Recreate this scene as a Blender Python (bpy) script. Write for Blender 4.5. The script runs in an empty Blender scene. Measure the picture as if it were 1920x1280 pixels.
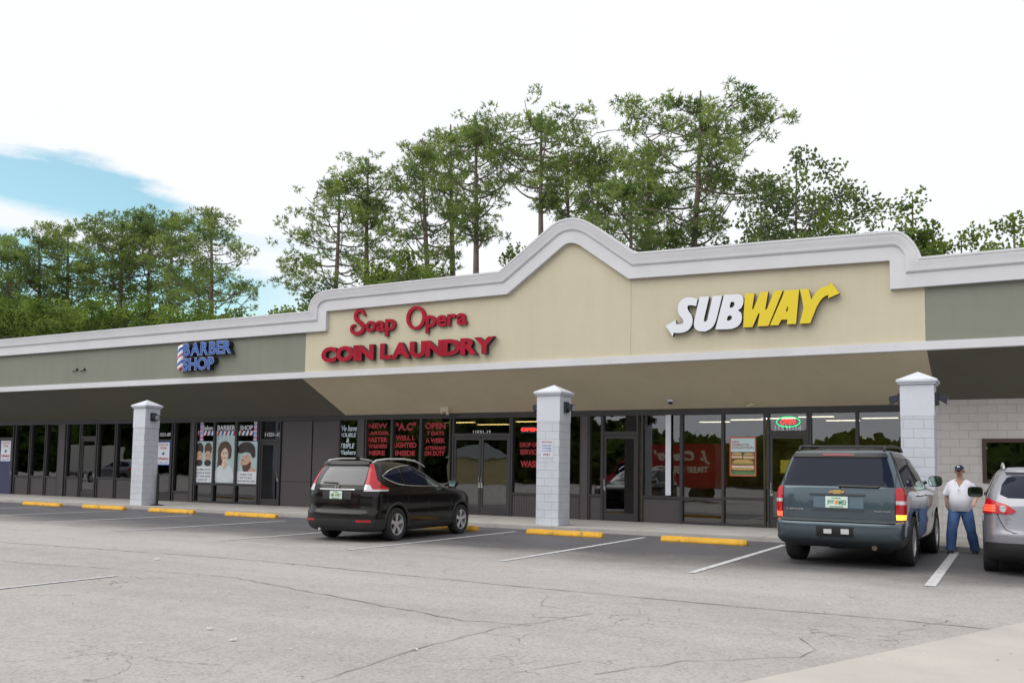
import bpy, bmesh, math, random
import numpy as np
from mathutils import Vector, Matrix
SC = bpy.context.scene
COL = SC.collection
RD = math.radians
random.seed(7)

# ------------------------------------------------------------------ camera
YAW, PITCH, ROLL, FPX, CY, CAMH = .505517, .0734827, .0157413, 1693.0, 754.0, 1.55
_f = Vector((-math.sin(YAW)*math.cos(PITCH), math.cos(YAW)*math.cos(PITCH), math.sin(PITCH)))
_r0 = _f.cross(Vector((0, 0, 1))).normalized(); _u0 = _r0.cross(_f)
_r = math.cos(ROLL)*_r0 + math.sin(ROLL)*_u0
_u = -math.sin(ROLL)*_r0 + math.cos(ROLL)*_u0
cam = bpy.data.cameras.new('camera'); camo = bpy.data.objects.new('camera', cam); COL.objects.link(camo)
M = Matrix((_r, _u, -_f)).transposed().to_4x4(); M.translation = (0, 0, CAMH)
camo.matrix_world = M
cam.sensor_width = 36; cam.lens = 36*FPX/1920; cam.shift_y = (CY-640)/1920
cam.clip_start = .1; cam.clip_end = 2000
SC.camera = camo

# ------------------------------------------------------------------ world, sun, exposure
SUN_EL, SUN_AZ = RD(52), RD(215)      # azimuth clockwise from +Y: in front of the facade, to the left
W = bpy.data.worlds.new("World"); SC.world = W; W.use_nodes = True
nt = W.node_tree; nt.nodes.clear(); N = nt.nodes; LK = nt.links
out = N.new('ShaderNodeOutputWorld'); bg = N.new('ShaderNodeBackground'); LK.new(bg.outputs[0], out.inputs[0])
sky = N.new('ShaderNodeTexSky'); sky.sky_type = 'NISHITA'; sky.sun_disc = False
sky.sun_elevation = SUN_EL; sky.sun_rotation = SUN_AZ; sky.air_density = 1; sky.dust_density = 1.5
bg.inputs[1].default_value = 0.10
tc = N.new('ShaderNodeTexCoord')
def wmath(op, a, b=None, c=None):
    n = N.new('ShaderNodeMath'); n.operation = op
    for i, v in enumerate((a, b, c)):
        if v is None: continue
        if hasattr(v, 'type'): LK.new(v, n.inputs[i])
        else: n.inputs[i].default_value = v
    return n.outputs[0]
# the break in the cloud deck: an opening low in the sky on the left
sep = N.new('ShaderNodeSeparateXYZ'); LK.new(tc.outputs['Generated'], sep.inputs[0])
az = wmath('ARCTAN2', sep.outputs[0], sep.outputs[1])       # 0 = +Y, negative = left
el = wmath('ARCSINE', sep.outputs[2])
cmb = N.new('ShaderNodeCombineXYZ'); LK.new(wmath('MULTIPLY', az, 6.0), cmb.inputs[0]); LK.new(wmath('MULTIPLY', el, 26.0), cmb.inputs[1])
noi = N.new('ShaderNodeTexNoise'); noi.inputs['Scale'].default_value = 1.0; noi.inputs['Detail'].default_value = 10; noi.inputs['Roughness'].default_value = .62
LK.new(cmb.outputs[0], noi.inputs['Vector'])
nz = wmath('MULTIPLY', wmath('SUBTRACT', noi.outputs[0], .5), .11)
# upper edge: elevation falls to the right; value >0 inside the opening
fc = N.new('ShaderNodeMapRange'); fc.inputs[1].default_value = -1.035; fc.inputs[2].default_value = -.80; fc.inputs[3].default_value = 0; fc.inputs[4].default_value = 1; LK.new(az, fc.inputs[0])
edge = wmath('SUBTRACT', wmath('SUBTRACT', .303, wmath('MULTIPLY', wmath('POWER', fc.outputs[0], 2.2), .065)), wmath('ADD', el, wmath('MULTIPLY', nz, .75)))
ins = N.new('ShaderNodeMapRange'); ins.inputs[1].default_value = -.004; ins.inputs[2].default_value = .012; LK.new(edge, ins.inputs[0])
# a white streak inside it
st = wmath('SUBTRACT', .017, wmath('ABSOLUTE', wmath('SUBTRACT', wmath('ADD', el, wmath('MULTIPLY', nz, .35)), wmath('ADD', wmath('MULTIPLY', wmath('ADD', az, 1.028), -.06), .232))))
stm = N.new('ShaderNodeMapRange'); stm.inputs[1].default_value = -.006; stm.inputs[2].default_value = .008; LK.new(st, stm.inputs[0])
hole = wmath('MULTIPLY', ins.outputs[0], wmath('SUBTRACT', 1.0, wmath('MULTIPLY', stm.outputs[0], .9)))
azm = N.new('ShaderNodeMapRange'); azm.inputs[1].default_value = -.66; azm.inputs[2].default_value = -.82; LK.new(az, azm.inputs[0])
azn = N.new('ShaderNodeMapRange'); azn.inputs[1].default_value = -1.75; azn.inputs[2].default_value = -1.5; LK.new(az, azn.inputs[0])
hole = wmath('MULTIPLY', wmath('MULTIPLY', hole, azm.outputs[0]), azn.outputs[0])
n2 = N.new('ShaderNodeTexNoise'); n2.inputs['Scale'].default_value = 2.2; n2.inputs['Detail'].default_value = 5; LK.new(tc.outputs['Generated'], n2.inputs['Vector'])
cr = N.new('ShaderNodeValToRGB'); cr.color_ramp.elements[0].position = .3; cr.color_ramp.elements[0].color = (5.95, 6.1, 6.4, 1)
cr.color_ramp.elements[1].position = .75; cr.color_ramp.elements[1].color = (6.15, 6.25, 6.45, 1); LK.new(n2.outputs[0], cr.inputs[0])
skb = N.new('ShaderNodeMix'); skb.data_type = 'RGBA'; skb.blend_type = 'MULTIPLY'; skb.inputs[0].default_value = 1
LK.new(sky.outputs[0], skb.inputs[6]); skb.inputs[7].default_value = (1.25, 1.45, 1.18, 1)
mx = N.new('ShaderNodeMix'); mx.data_type = 'RGBA'; LK.new(hole, mx.inputs[0]); LK.new(cr.outputs[0], mx.inputs[6]); LK.new(skb.outputs[2], mx.inputs[7])
LK.new(mx.outputs[2], bg.inputs[0])
sl = bpy.data.lights.new('sun', 'SUN'); sl.energy = 1.35; sl.angle = RD(70); sl.color = (1, .965, .9)
so = bpy.data.objects.new('sun', sl); COL.objects.link(so)
sd = Vector((math.sin(SUN_AZ)*math.cos(SUN_EL), math.cos(SUN_AZ)*math.cos(SUN_EL), math.sin(SUN_EL)))
so.rotation_euler = sd.to_track_quat('Z', 'Y').to_euler()
VS = SC.view_settings; VS.view_transform = 'Standard'; VS.look = 'None'; VS.gamma = 1; VS.exposure = .72
SC.cycles.max_bounces = 8; SC.cycles.transparent_max_bounces = 16
SC.cycles.sample_clamp_indirect = 4; SC.cycles.caustics_reflective = False; SC.cycles.caustics_refractive = False

# ------------------------------------------------------------------ helpers
def P(x, y, Y):
    """world point on the vertical plane at depth Y seen at photo pixel x, y (used to read off measurements)"""
    d = _f + _r*((x-960)/FPX) + _u*((CY-y)/FPX)
    return Vector((0, 0, CAMH)) + d*(Y/d.y)
def G(x, y, z=0):
    d = _f + _r*((x-960)/FPX) + _u*((CY-y)/FPX)
    return Vector((0, 0, CAMH)) + d*((z-CAMH)/d.z)
def X_(x, y, Y): return P(x, y, Y).x
def Z_(x, y, Y): return P(x, y, Y).z

MATS = {}
def mat(name, col=(.5, .5, .5), rough=.6, metal=0, spec=.5, coat=0, emit=None, es=1, alpha=None, var=0, vscale=3, bump=0, bscale=40, fn=None, trans=0):
    if name in MATS: return MATS[name]
    m = bpy.data.materials.new(name); m.use_nodes = True; nt = m.node_tree; b = nt.nodes['Principled BSDF']
    b.inputs['Base Color'].default_value = (*col, 1); b.inputs['Roughness'].default_value = rough
    b.inputs['Metallic'].default_value = metal; b.inputs['Specular IOR Level'].default_value = spec
    b.inputs['Coat Weight'].default_value = coat; b.inputs['Coat Roughness'].default_value = .04
    if emit: b.inputs['Emission Color'].default_value = (*emit, 1); b.inputs['Emission Strength'].default_value = es
    tcn = nt.nodes.new('ShaderNodeTexCoord')
    if var:
        n = nt.nodes.new('ShaderNodeTexNoise'); n.inputs['Scale'].default_value = vscale; n.inputs['Detail'].default_value = 6; n.inputs['Roughness'].default_value = .6
        nt.links.new(tcn.outputs['Object'], n.inputs['Vector'])
        r = nt.nodes.new('ShaderNodeValToRGB'); r.color_ramp.elements[0].position = .3; r.color_ramp.elements[1].position = .7
        r.color_ramp.elements[0].color = tuple(c*(1-var) for c in col)+(1,); r.color_ramp.elements[1].color = tuple(min(1, c*(1+var)) for c in col)+(1,)
        nt.links.new(n.outputs[0], r.inputs[0]); nt.links.new(r.outputs[0], b.inputs['Base Color'])
    if bump:
        n = nt.nodes.new('ShaderNodeTexNoise'); n.inputs['Scale'].default_value = bscale; n.inputs['Detail'].default_value = 4
        nt.links.new(tcn.outputs['Object'], n.inputs['Vector'])
        bp = nt.nodes.new('ShaderNodeBump'); bp.inputs['Strength'].default_value = bump; bp.inputs['Distance'].default_value = .01
        nt.links.new(n.outputs[0], bp.inputs['Height']); nt.links.new(bp.outputs[0], b.inputs['Normal'])
    if fn: fn(nt, b, tcn)
    MATS[name] = m; return m

class MB:
    def __init__(s): s.v = []; s.f = []; s.m = []
    def add(s, vs, fs, mi=0):
        o = len(s.v); s.v += [tuple(v) for v in vs]; s.f += [tuple(i+o for i in f) for f in fs]; s.m += [mi]*len(fs); return s
    def box(s, x0, x1, y0, y1, z0, z1, mi=0):
        return s.add([(x0,y0,z0),(x1,y0,z0),(x1,y1,z0),(x0,y1,z0),(x0,y0,z1),(x1,y0,z1),(x1,y1,z1),(x0,y1,z1)],
                     [(0,3,2,1),(4,5,6,7),(0,1,5,4),(1,2,6,5),(2,3,7,6),(3,0,4,7)], mi)
    def prism(s, pts, y0, y1, mi=0, mside=None):
        """polygon in x,z extruded from y0 (front) to y1"""
        n = len(pts); a = sum(pts[i][0]*pts[(i+1)%n][1]-pts[(i+1)%n][0]*pts[i][1] for i in range(n))
        if a < 0: pts = pts[::-1]
        s.add([(p[0], y0, p[1]) for p in pts], [tuple(range(n))], mi)
        s.add([(p[0], y1, p[1]) for p in pts], [tuple(range(n))[::-1]], mi)
        s.add([(p[0], y0, p[1]) for p in pts]+[(p[0], y1, p[1]) for p in pts],
              [(i, i+n, (i+1) % n+n, (i+1) % n) for i in range(n)], mi if mside is None else mside)
        return s
    def tube(s, pts, rad, n=8, mi=0, cap=True):
        pts = [Vector(p) for p in pts]
        if not hasattr(rad, '__len__'): rad = [rad]*len(pts)
        o = len(s.v); vs = []; fs = []
        for i, p in enumerate(pts):
            t = (pts[min(i+1, len(pts)-1)]-pts[max(i-1, 0)]).normalized()
            a = t.cross(Vector((0, 0, 1)) if abs(t.z) < .9 else Vector((1, 0, 0))).normalized(); b = t.cross(a)
            for k in range(n):
                c = 2*math.pi*k/n; vs.append(p+(a*math.cos(c)+b*math.sin(c))*rad[i])
        for i in range(len(pts)-1):
            for k in range(n):
                k2 = (k+1) % n; fs.append((i*n+k, i*n+k2, (i+1)*n+k2, (i+1)*n+k))
        if cap: fs.append(tuple(range(n))[::-1]); fs.append(tuple((len(pts)-1)*n+k for k in range(n)))
        return s.add(vs, fs, mi)
    def lathe(s, prof, n=24, mi=0, axis='y', c=(0, 0, 0)):
        """profile of (radius, along) turned about an axis"""
        vs = []; fs = []
        for (r, h) in prof:
            for k in range(n):
                a = 2*math.pi*k/n
                if axis == 'y': vs.append((c[0]+r*math.cos(a), c[1]+h, c[2]+r*math.sin(a)))
                elif axis == 'z': vs.append((c[0]+r*math.cos(a), c[1]+r*math.sin(a), c[2]+h))
                else: vs.append((c[0]+h, c[1]+r*math.cos(a), c[2]+r*math.sin(a)))
        for i in range(len(prof)-1):
            for k in range(n):
                k2 = (k+1) % n; fs.append((i*n+k, i*n+k2, (i+1)*n+k2, (i+1)*n+k))
        return s.add(vs, fs, mi)
    def grid(s, rows, mi=0):
        n = len(rows[0]); vs = [p for r in rows for p in r]; fs = []
        for i in range(len(rows)-1):
            for k in range(n-1): fs.append((i*n+k, i*n+k+1, (i+1)*n+k+1, (i+1)*n+k))
        return s.add(vs, fs, mi)
    def build(s, name, mats, parent=None, smooth=None, bevel=0, recalc=True, loc=None):
        me = bpy.data.meshes.new(name); me.from_pydata(s.v, [], s.f)
        if not isinstance(mats, (list, tuple)): mats = [mats]
        for m in mats: me.materials.append(m)
        me.polygons.foreach_set('material_index', s.m)
        if recalc or bevel:
            bm = bmesh.new(); bm.from_mesh(me); bmesh.ops.remove_doubles(bm, verts=bm.verts, dist=1e-5)
            if recalc: bmesh.ops.recalc_face_normals(bm, faces=bm.faces)
            if bevel:
                es = [e for e in bm.edges if len(e.link_faces) == 2 and e.calc_face_angle(0) > .6]
                bmesh.ops.bevel(bm, geom=es, offset=bevel, segments=2, affect='EDGES', clamp_overlap=True)
            bm.to_mesh(me); bm.free()
        if smooth is not None:
            me.polygons.foreach_set('use_smooth', [True]*len(me.polygons))
            if smooth < 179: me.set_sharp_from_angle(angle=RD(smooth))
        return link(name, me, parent, loc)
def link(name, me, parent=None, loc=None):
    o = bpy.data.objects.new(name, me); COL.objects.link(o)
    if parent: o.parent = parent
    if loc is not None: o.location = loc
    return o
def tag(o, label=None, cat=None, group=None, kind=None):
    if label: o['label'] = label
    if cat: o['category'] = cat
    if group: o['group'] = group
    if kind: o['kind'] = kind
    return o
def empty(name, loc, label, cat, group=None, rz=0):
    o = bpy.data.objects.new(name, None); COL.objects.link(o); o.location = loc; o.rotation_euler = (0, 0, rz); o.empty_display_size = .2
    return tag(o, label, cat, group)
def copy_tree(o, parent=None):
    c = o.copy(); COL.objects.link(c); c.parent = parent
    for ch in [x for x in COL.objects if x.parent == o]: copy_tree(ch, c)
    return c

_tc = {}
def glyphs(s, off=0.0, shear=0.0):
    """flat letters of a string as an extruded mesh in a unit depth (vertices x, y, z in -.5...5)"""
    k = (s, off, shear)
    if k not in _tc:
        cu = bpy.data.curves.new('t', 'FONT'); cu.body = s; cu.offset = off; cu.extrude = .5; cu.resolution_u = 3; cu.shear = shear
        ob = bpy.data.objects.new('t', cu); COL.objects.link(ob)
        dg = bpy.context.evaluated_depsgraph_get(); me = bpy.data.meshes.new_from_object(ob.evaluated_get(dg))
        v = [tuple(x.co) for x in me.vertices]; f = [tuple(p.vertices) for p in me.polygons]; nz = [abs(p.normal.z) > .7 for p in me.polygons]
        bpy.data.objects.remove(ob); bpy.data.curves.remove(cu); bpy.data.meshes.remove(me)
        _tc[k] = (v, f, nz)
    return _tc[k]
def put_text(mb, s, x0, x1, z0, z1, y0, y1, off=0, shear=0, mi=0, mside=None, flipx=False):
    """letters standing in the x,z box, from depth y0 (front) to y1"""
    v, f, nz = glyphs(s, off, shear)
    if not v: return
    xa = min(p[0] for p in v); xb = max(p[0] for p in v); ya = min(p[1] for p in v); yb = max(p[1] for p in v)
    q = []
    for p in v:
        u = (p[0]-xa)/(xb-xa or 1)
        if flipx: u = 1-u
        q.append((x0+u*(x1-x0), y1+(y0-y1)*(p[2]+.5), z0+(p[1]-ya)/(yb-ya or 1)*(z1-z0)))
    o = len(mb.v); mb.v += q; mb.f += [tuple(i+o for i in t) for t in f]; mb.m += [mi if n else (mi if mside is None else mside) for n in nz]

# ------------------------------------------------------------------ shared materials
def weather(nt, b, tcn):
    # faint vertical rain streaking and patchy repainting
    N = nt.nodes; L = nt.links
    mp = N.new('ShaderNodeMapping'); mp.inputs['Scale'].default_value = (2.6, 2.6, .22); L.new(tcn.outputs['Object'], mp.inputs[0])
    n = N.new('ShaderNodeTexNoise'); n.inputs['Scale'].default_value = 1.0; n.inputs['Detail'].default_value = 5; n.inputs['Roughness'].default_value = .65; L.new(mp.outputs[0], n.inputs['Vector'])
    r = N.new('ShaderNodeValToRGB'); r.color_ramp.elements[0].position = .32; r.color_ramp.elements[0].color = (.965, .96, .95, 1); r.color_ramp.elements[1].position = .58; r.color_ramp.elements[1].color = (1, 1, 1, 1); L.new(n.outputs[0], r.inputs[0])
    old = b.inputs['Base Color'].links[0].from_socket; m = N.new('ShaderNodeMix'); m.data_type = 'RGBA'; m.blend_type = 'MULTIPLY'; m.inputs[0].default_value = 1
    L.new(old, m.inputs[6]); L.new(r.outputs[0], m.inputs[7]); L.new(m.outputs[2], b.inputs['Base Color'])
def stucco(name, col, lo=.05):
    return mat(name, col, .85, spec=.2, var=lo, vscale=.55, bump=.3, bscale=60, fn=weather)
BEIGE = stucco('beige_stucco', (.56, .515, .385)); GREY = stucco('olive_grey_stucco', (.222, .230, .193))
TRIM = mat('white_trim', (.60, .605, .635), .6, var=.05, vscale=1.2, bump=.08, bscale=30)
CAPM = mat('trim_capping', (.72, .72, .74), .45, var=.04)
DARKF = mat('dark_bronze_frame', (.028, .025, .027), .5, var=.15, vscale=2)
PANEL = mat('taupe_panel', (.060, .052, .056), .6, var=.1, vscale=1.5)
def block_fn(nt, b, tcn):
    N = nt.nodes; L = nt.links
    sp = N.new('ShaderNodeSeparateXYZ'); L.new(tcn.outputs['Object'], sp.inputs[0])
    ad = N.new('ShaderNodeMath'); L.new(sp.outputs[0], ad.inputs[0]); L.new(sp.outputs[1], ad.inputs[1])
    cb = N.new('ShaderNodeCombineXYZ'); L.new(ad.outputs[0], cb.inputs[0]); L.new(sp.outputs[2], cb.inputs[1])
    br = N.new('ShaderNodeTexBrick'); L.new(cb.outputs[0], br.inputs['Vector']); br.inputs['Scale'].default_value = 1
    br.inputs['Brick Width'].default_value = .405; br.inputs['Row Height'].default_value = .203; br.inputs['Mortar Size'].default_value = .008; br.inputs['Mortar Smooth'].default_value = .5
    base = b.inputs['Base Color'].links[0].from_socket
    mxn = N.new('ShaderNodeMix'); mxn.data_type = 'RGBA'; mxn.blend_type = 'MULTIPLY'; mxn.inputs[7].default_value = (.80, .79, .78, 1)
    L.new(br.outputs['Fac'], mxn.inputs[0]); L.new(base, mxn.inputs[6]); L.new(mxn.outputs[2], b.inputs['Base Color'])
    bp = N.new('ShaderNodeBump'); bp.invert = True; bp.inputs['Strength'].default_value = .6; bp.inputs['Distance'].default_value = .01
    L.new(br.outputs['Fac'], bp.inputs['Height']); old = b.inputs['Normal'].links[0].from_socket; L.new(old, bp.inputs['Normal']); L.new(bp.outputs[0], b.inputs['Normal'])
BLOCK = mat('painted_block_pillar', (.56, .58, .64), .75, var=.08, vscale=1.6, bump=.5, bscale=35, fn=block_fn)
BLOCKW = mat('painted_block_wall', (.52, .50, .49), .8, var=.07, vscale=1.2, bump=.5, bscale=35, fn=block_fn)
WHITEP = mat('white_paint', (.61, .63, .70), .6, var=.04, bump=.1)
BLACKM = mat('black_metal', (.012, .012, .014), .4)
NAVY = mat('dark_fixture', (.03, .035, .05), .45)
RUBBER = mat('rubber', (.018, .018, .019), .8, var=.2, vscale=8)
CHROME = mat('chrome', (.75, .75, .76), .12, metal=1)
ALLOY = mat('alloy', (.68, .69, .71), .33, metal=.7)
REDL = mat('red_lens', (.42, .004, .010), .15, coat=.5)
REDLIT = mat('red_lens_lit', (.8, .03, .02), .12, coat=1, emit=(1, .10, .04), es=1.3)
AMBER = mat('amber_lens_lit', (.9, .25, .02), .15, coat=1, emit=(1, .35, .03), es=2.0)
CLEARL = mat('clear_lens', (.6, .6, .62), .1, coat=1, metal=.3)
REDS = mat('red_sign_face', (.33, .004, .022), .5, spec=.2, var=.25, vscale=2.2)
REDV = mat('red_window_vinyl', (.30, .006, .014), .5, var=.1)
WHITES = mat('white_sign_face', (.72, .74, .80), .35)
YELS = mat('yellow_sign_face', (.72, .56, .012), .35)
BLUES = mat('blue_sign_face', (.02, .09, .38), .35)
DKRET = mat('sign_return', (.015, .015, .02), .5)
MAROON = mat('maroon_return', (.10, .02, .025), .5)
def wear(scale, p0, p1, col):
    def fn(nt, b, tcn):
        N = nt.nodes; L = nt.links; geo = N.new('ShaderNodeNewGeometry')
        n = N.new('ShaderNodeTexNoise'); n.inputs['Scale'].default_value = scale; n.inputs['Detail'].default_value = 8; n.inputs['Roughness'].default_value = .72; L.new(geo.outputs['Position'], n.inputs['Vector'])
        r = N.new('ShaderNodeValToRGB'); r.color_ramp.elements[0].position = p0; r.color_ramp.elements[0].color = (0, 0, 0, 1); r.color_ramp.elements[1].position = p1; r.color_ramp.elements[1].color = (1, 1, 1, 1); L.new(n.outputs[0], r.inputs[0])
        m = N.new('ShaderNodeMix'); m.data_type = 'RGBA'; L.new(r.outputs[0], m.inputs[0]); old = b.inputs['Base Color'].links[0].from_socket; L.new(old, m.inputs[6]); m.inputs[7].default_value = (*col, 1); L.new(m.outputs[2], b.inputs['Base Color'])
    return fn
YELC = mat('yellow_kerb_paint', (.70, .38, .03), .75, var=.13, vscale=5, bump=.4, bscale=50, fn=wear(5.5, .55, .68, (.20, .15, .09)))

def glass_mat(name, tint, refl, rough=0.0):
    m = bpy.data.materials.new(name); m.use_nodes = True; nt = m.node_tree; nt.nodes.clear()
    o = nt.nodes.new('ShaderNodeOutputMaterial'); t = nt.nodes.new('ShaderNodeBsdfTransparent'); t.inputs[0].default_value = (*tint, 1)
    g = nt.nodes.new('ShaderNodeBsdfGlossy'); g.inputs['Roughness'].default_value = rough; g.inputs[0].default_value = (.95, .97, 1, 1)
    fr = nt.nodes.new('ShaderNodeFresnel'); fr.inputs[0].default_value = 1.5
    a = nt.nodes.new('ShaderNodeMath'); a.operation = 'MULTIPLY_ADD'; nt.links.new(fr.outputs[0], a.inputs[0]); a.inputs[1].default_value = 1.3; a.inputs[2].default_value = refl
    a.use_clamp = True
    mx = nt.nodes.new('ShaderNodeMixShader'); nt.links.new(a.outputs[0], mx.inputs[0]); nt.links.new(t.outputs[0], mx.inputs[1]); nt.links.new(g.outputs[0], mx.inputs[2])
    # slight waviness of the glazing
    tcn = nt.nodes.new('ShaderNodeTexCoord'); n = nt.nodes.new('ShaderNodeTexNoise'); n.inputs['Scale'].default_value = .9; nt.links.new(tcn.outputs['Object'], n.inputs['Vector'])
    bp = nt.nodes.new('ShaderNodeBump'); bp.inputs['Strength'].default_value = .05; bp.inputs['Distance'].default_value = .05
    nt.links.new(n.outputs[0], bp.inputs['Height']); nt.links.new(bp.outputs[0], g.inputs['Normal'])
    nt.links.new(mx.outputs[0], o.inputs[0]); return m
GLASS = glass_mat('shop_glass', (.42, .42, .42), .085)
GLASSD = glass_mat('shop_glass_dark', (.14, .15, .15), .13)
CARGL = glass_mat('car_glass', (.10, .12, .13), .05)
CARGL2 = glass_mat('car_glass_clear', (.45, .55, .53), .06)
CARGLS = mat('car_glass_solid', (.004, .008, .022), .03, spec=.16)
CARGLR = mat('car_glass_bright', (.02, .022, .03), .04, spec=.6, coat=.8)
CARGLT = mat('car_glass_teal', (.045, .075, .07), .04, spec=.8, coat=.6)

# ------------------------------------------------------------------ ground
YC = 20.75          # kerb line
YS = 24.37          # shopfront plane
YF = 22.2           # fascia plane
def asphalt_fn(dark):
    def fn(nt, b, tcn):
        N = nt.nodes; L = nt.links
        def noise(sc, det=4, rough=.6, vec=None):
            n = N.new('ShaderNodeTexNoise'); n.inputs['Scale'].default_value = sc; n.inputs['Detail'].default_value = det; n.inputs['Roughness'].default_value = rough
            L.new(vec or tcn.outputs['Object'], n.inputs['Vector']); return n.outputs[0]
        def ramp(f, p0, c0, p1, c1):
            r = N.new('ShaderNodeValToRGB'); r.color_ramp.elements[0].position = p0; r.color_ramp.elements[0].color = (*c0, 1)
            r.color_ramp.elements[1].position = p1; r.color_ramp.elements[1].color = (*c1, 1); L.new(f, r.inputs[0]); return r.outputs[0]
        def mix(f, a, c, mode='MIX'):
            m = N.new('ShaderNodeMix'); m.data_type = 'RGBA'; m.blend_type = mode
            if hasattr(f, 'type'): L.new(f, m.inputs[0])
            else: m.inputs[0].default_value = f
            L.new(a, m.inputs[6])
            if hasattr(c, 'type'): L.new(c, m.inputs[7])
            else: m.inputs[7].default_value = (*c, 1)
            return m.outputs[2]
        mp = N.new('ShaderNodeMapping'); mp.inputs['Scale'].default_value = (.25, 1, 1); L.new(tcn.outputs['Object'], mp.inputs[0])
        big = noise(.55, 5, .6, mp.outputs[0]); mid = noise(3.2, 5); fine = noise(70, 3, .8)
        if dark:
            base = ramp(big, .3, (.052, .052, .064), .72, (.092, .090, .103))
            base = mix(ramp(mid, .35, (0, 0, 0), .75, (.35, .35, .35)), base, (.125, .122, .135))
        else:
            base = ramp(big, .3, (.295, .275, .262), .72, (.43, .405, .385))
            base = mix(ramp(mid, .45, (0, 0, 0), .8, (.5, .5, .5)), base, (.46, .435, .41))
        # exposed stones: pale and dark grains
        vo = N.new('ShaderNodeTexVoronoi'); vo.inputs['Scale'].default_value = 42; L.new(tcn.outputs['Object'], vo.inputs['Vector'])
        sp = N.new('ShaderNodeSeparateColor'); L.new(vo.outputs['Color'], sp.inputs[0])
        base = mix(ramp(sp.outputs[0], .0, (0, 0, 0), 1, (.22, .22, .22)), base, (.62, .59, .55) if not dark else (.24, .235, .23))
        base = mix(ramp(sp.outputs[1], .6, (0, 0, 0), 1, (.32, .32, .32)), base, (.12, .115, .11) if not dark else (.05, .05, .055))
        base = mix(ramp(fine, .35, (0, 0, 0), .7, (.28, .28, .28)), base, (.16, .15, .145) if not dark else (.06, .06, .065))
        # hairline cracking, only in patches
        wv = N.new('ShaderNodeVectorMath'); wv.operation = 'ADD'; nv = N.new('ShaderNodeTexNoise'); nv.inputs['Scale'].default_value = 1.6; nv.inputs['Detail'].default_value = 5
        L.new(tcn.outputs['Object'], nv.inputs['Vector']); L.new(tcn.outputs['Object'], wv.inputs[0]); L.new(nv.outputs['Color'], wv.inputs[1])
        ck = N.new('ShaderNodeTexVoronoi'); ck.feature = 'DISTANCE_TO_EDGE'; ck.inputs['Scale'].default_value = .75; L.new(wv.outputs[0], ck.inputs['Vector'])
        cl = ramp(ck.outputs['Distance'], .0, (1, 1, 1), .0085, (0, 0, 0))
        pm = ramp(noise(.42, 2), .48, (0, 0, 0), .60, (1, 1, 1))
        cm = mix(1.0, cl, pm, 'MULTIPLY')
        bw = N.new('ShaderNodeRGBToBW'); L.new(cm, bw.inputs[0])
        base = mix(bw.outputs[0], base, (.17, .155, .145) if not dark else (.055, .055, .055))
        L.new(base, b.inputs['Base Color'])
        bp = N.new('ShaderNodeBump'); bp.inputs['Strength'].default_value = .55; bp.inputs['Distance'].default_value = .008
        L.new(fine, bp.inputs['Height']); L.new(bp.outputs[0], b.inputs['Normal'])
    return fn
ASPH = mat('weathered_asphalt', (.27, .25, .24), .85, spec=.3, fn=asphalt_fn(False))
ASPD = mat('sealed_shaded_asphalt', (.1, .1, .1), .62, spec=.42, fn=asphalt_fn(True))
SEAM = mat('crack_filler', (.22, .205, .19), .9, var=.3, vscale=9)
CONC = mat('sidewalk_concrete', (.38, .365, .345), .85, var=.12, vscale=1.3, bump=.2, bscale=50, fn=wear(1.7, .56, .72, (.24, .225, .21)))
CONCP = mat('concrete_apron', (.42, .392, .36), .85, var=.10, vscale=.8, bump=.35, bscale=45, fn=wear(22, .64, .70, (.22, .19, .17)))
PAINT = mat('road_marking_paint', (.52, .52, .53), .7, var=.15, vscale=14, fn=wear(9, .52, .66, (.20, .19, .19)))

mb = MB(); mb.add([(-400, -250, 0), (400, -250, 0), (400, 500, 0), (-400, 500, 0)], [(0, 1, 2, 3)])
tag(mb.build('ground', ASPH), kind='structure')
# resealed strip where the cars park, building shade also in its dark colour; a ragged front edge
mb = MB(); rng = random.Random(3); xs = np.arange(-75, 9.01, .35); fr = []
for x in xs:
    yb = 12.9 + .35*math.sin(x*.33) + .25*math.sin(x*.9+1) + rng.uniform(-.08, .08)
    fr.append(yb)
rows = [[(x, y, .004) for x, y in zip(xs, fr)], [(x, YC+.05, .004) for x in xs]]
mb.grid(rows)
# strip fades: feathered edge through transparency, sealer and painted building shade thinning together
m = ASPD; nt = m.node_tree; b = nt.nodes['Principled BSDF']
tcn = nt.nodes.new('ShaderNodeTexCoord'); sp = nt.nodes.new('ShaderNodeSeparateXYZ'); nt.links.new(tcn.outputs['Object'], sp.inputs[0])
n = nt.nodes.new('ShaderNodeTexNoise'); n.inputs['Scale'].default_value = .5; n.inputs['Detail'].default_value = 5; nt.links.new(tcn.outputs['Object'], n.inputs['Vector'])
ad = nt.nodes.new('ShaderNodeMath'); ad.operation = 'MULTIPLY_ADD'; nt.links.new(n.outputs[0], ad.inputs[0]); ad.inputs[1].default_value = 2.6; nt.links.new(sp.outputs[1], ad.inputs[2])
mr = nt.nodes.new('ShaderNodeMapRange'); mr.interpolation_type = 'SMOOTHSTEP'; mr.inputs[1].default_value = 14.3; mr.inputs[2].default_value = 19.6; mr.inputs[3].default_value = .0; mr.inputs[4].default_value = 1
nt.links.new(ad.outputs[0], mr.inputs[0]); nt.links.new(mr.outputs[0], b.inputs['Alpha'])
tag(mb.build('parking_strip', ASPD, recalc=False), kind='structure')

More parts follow.
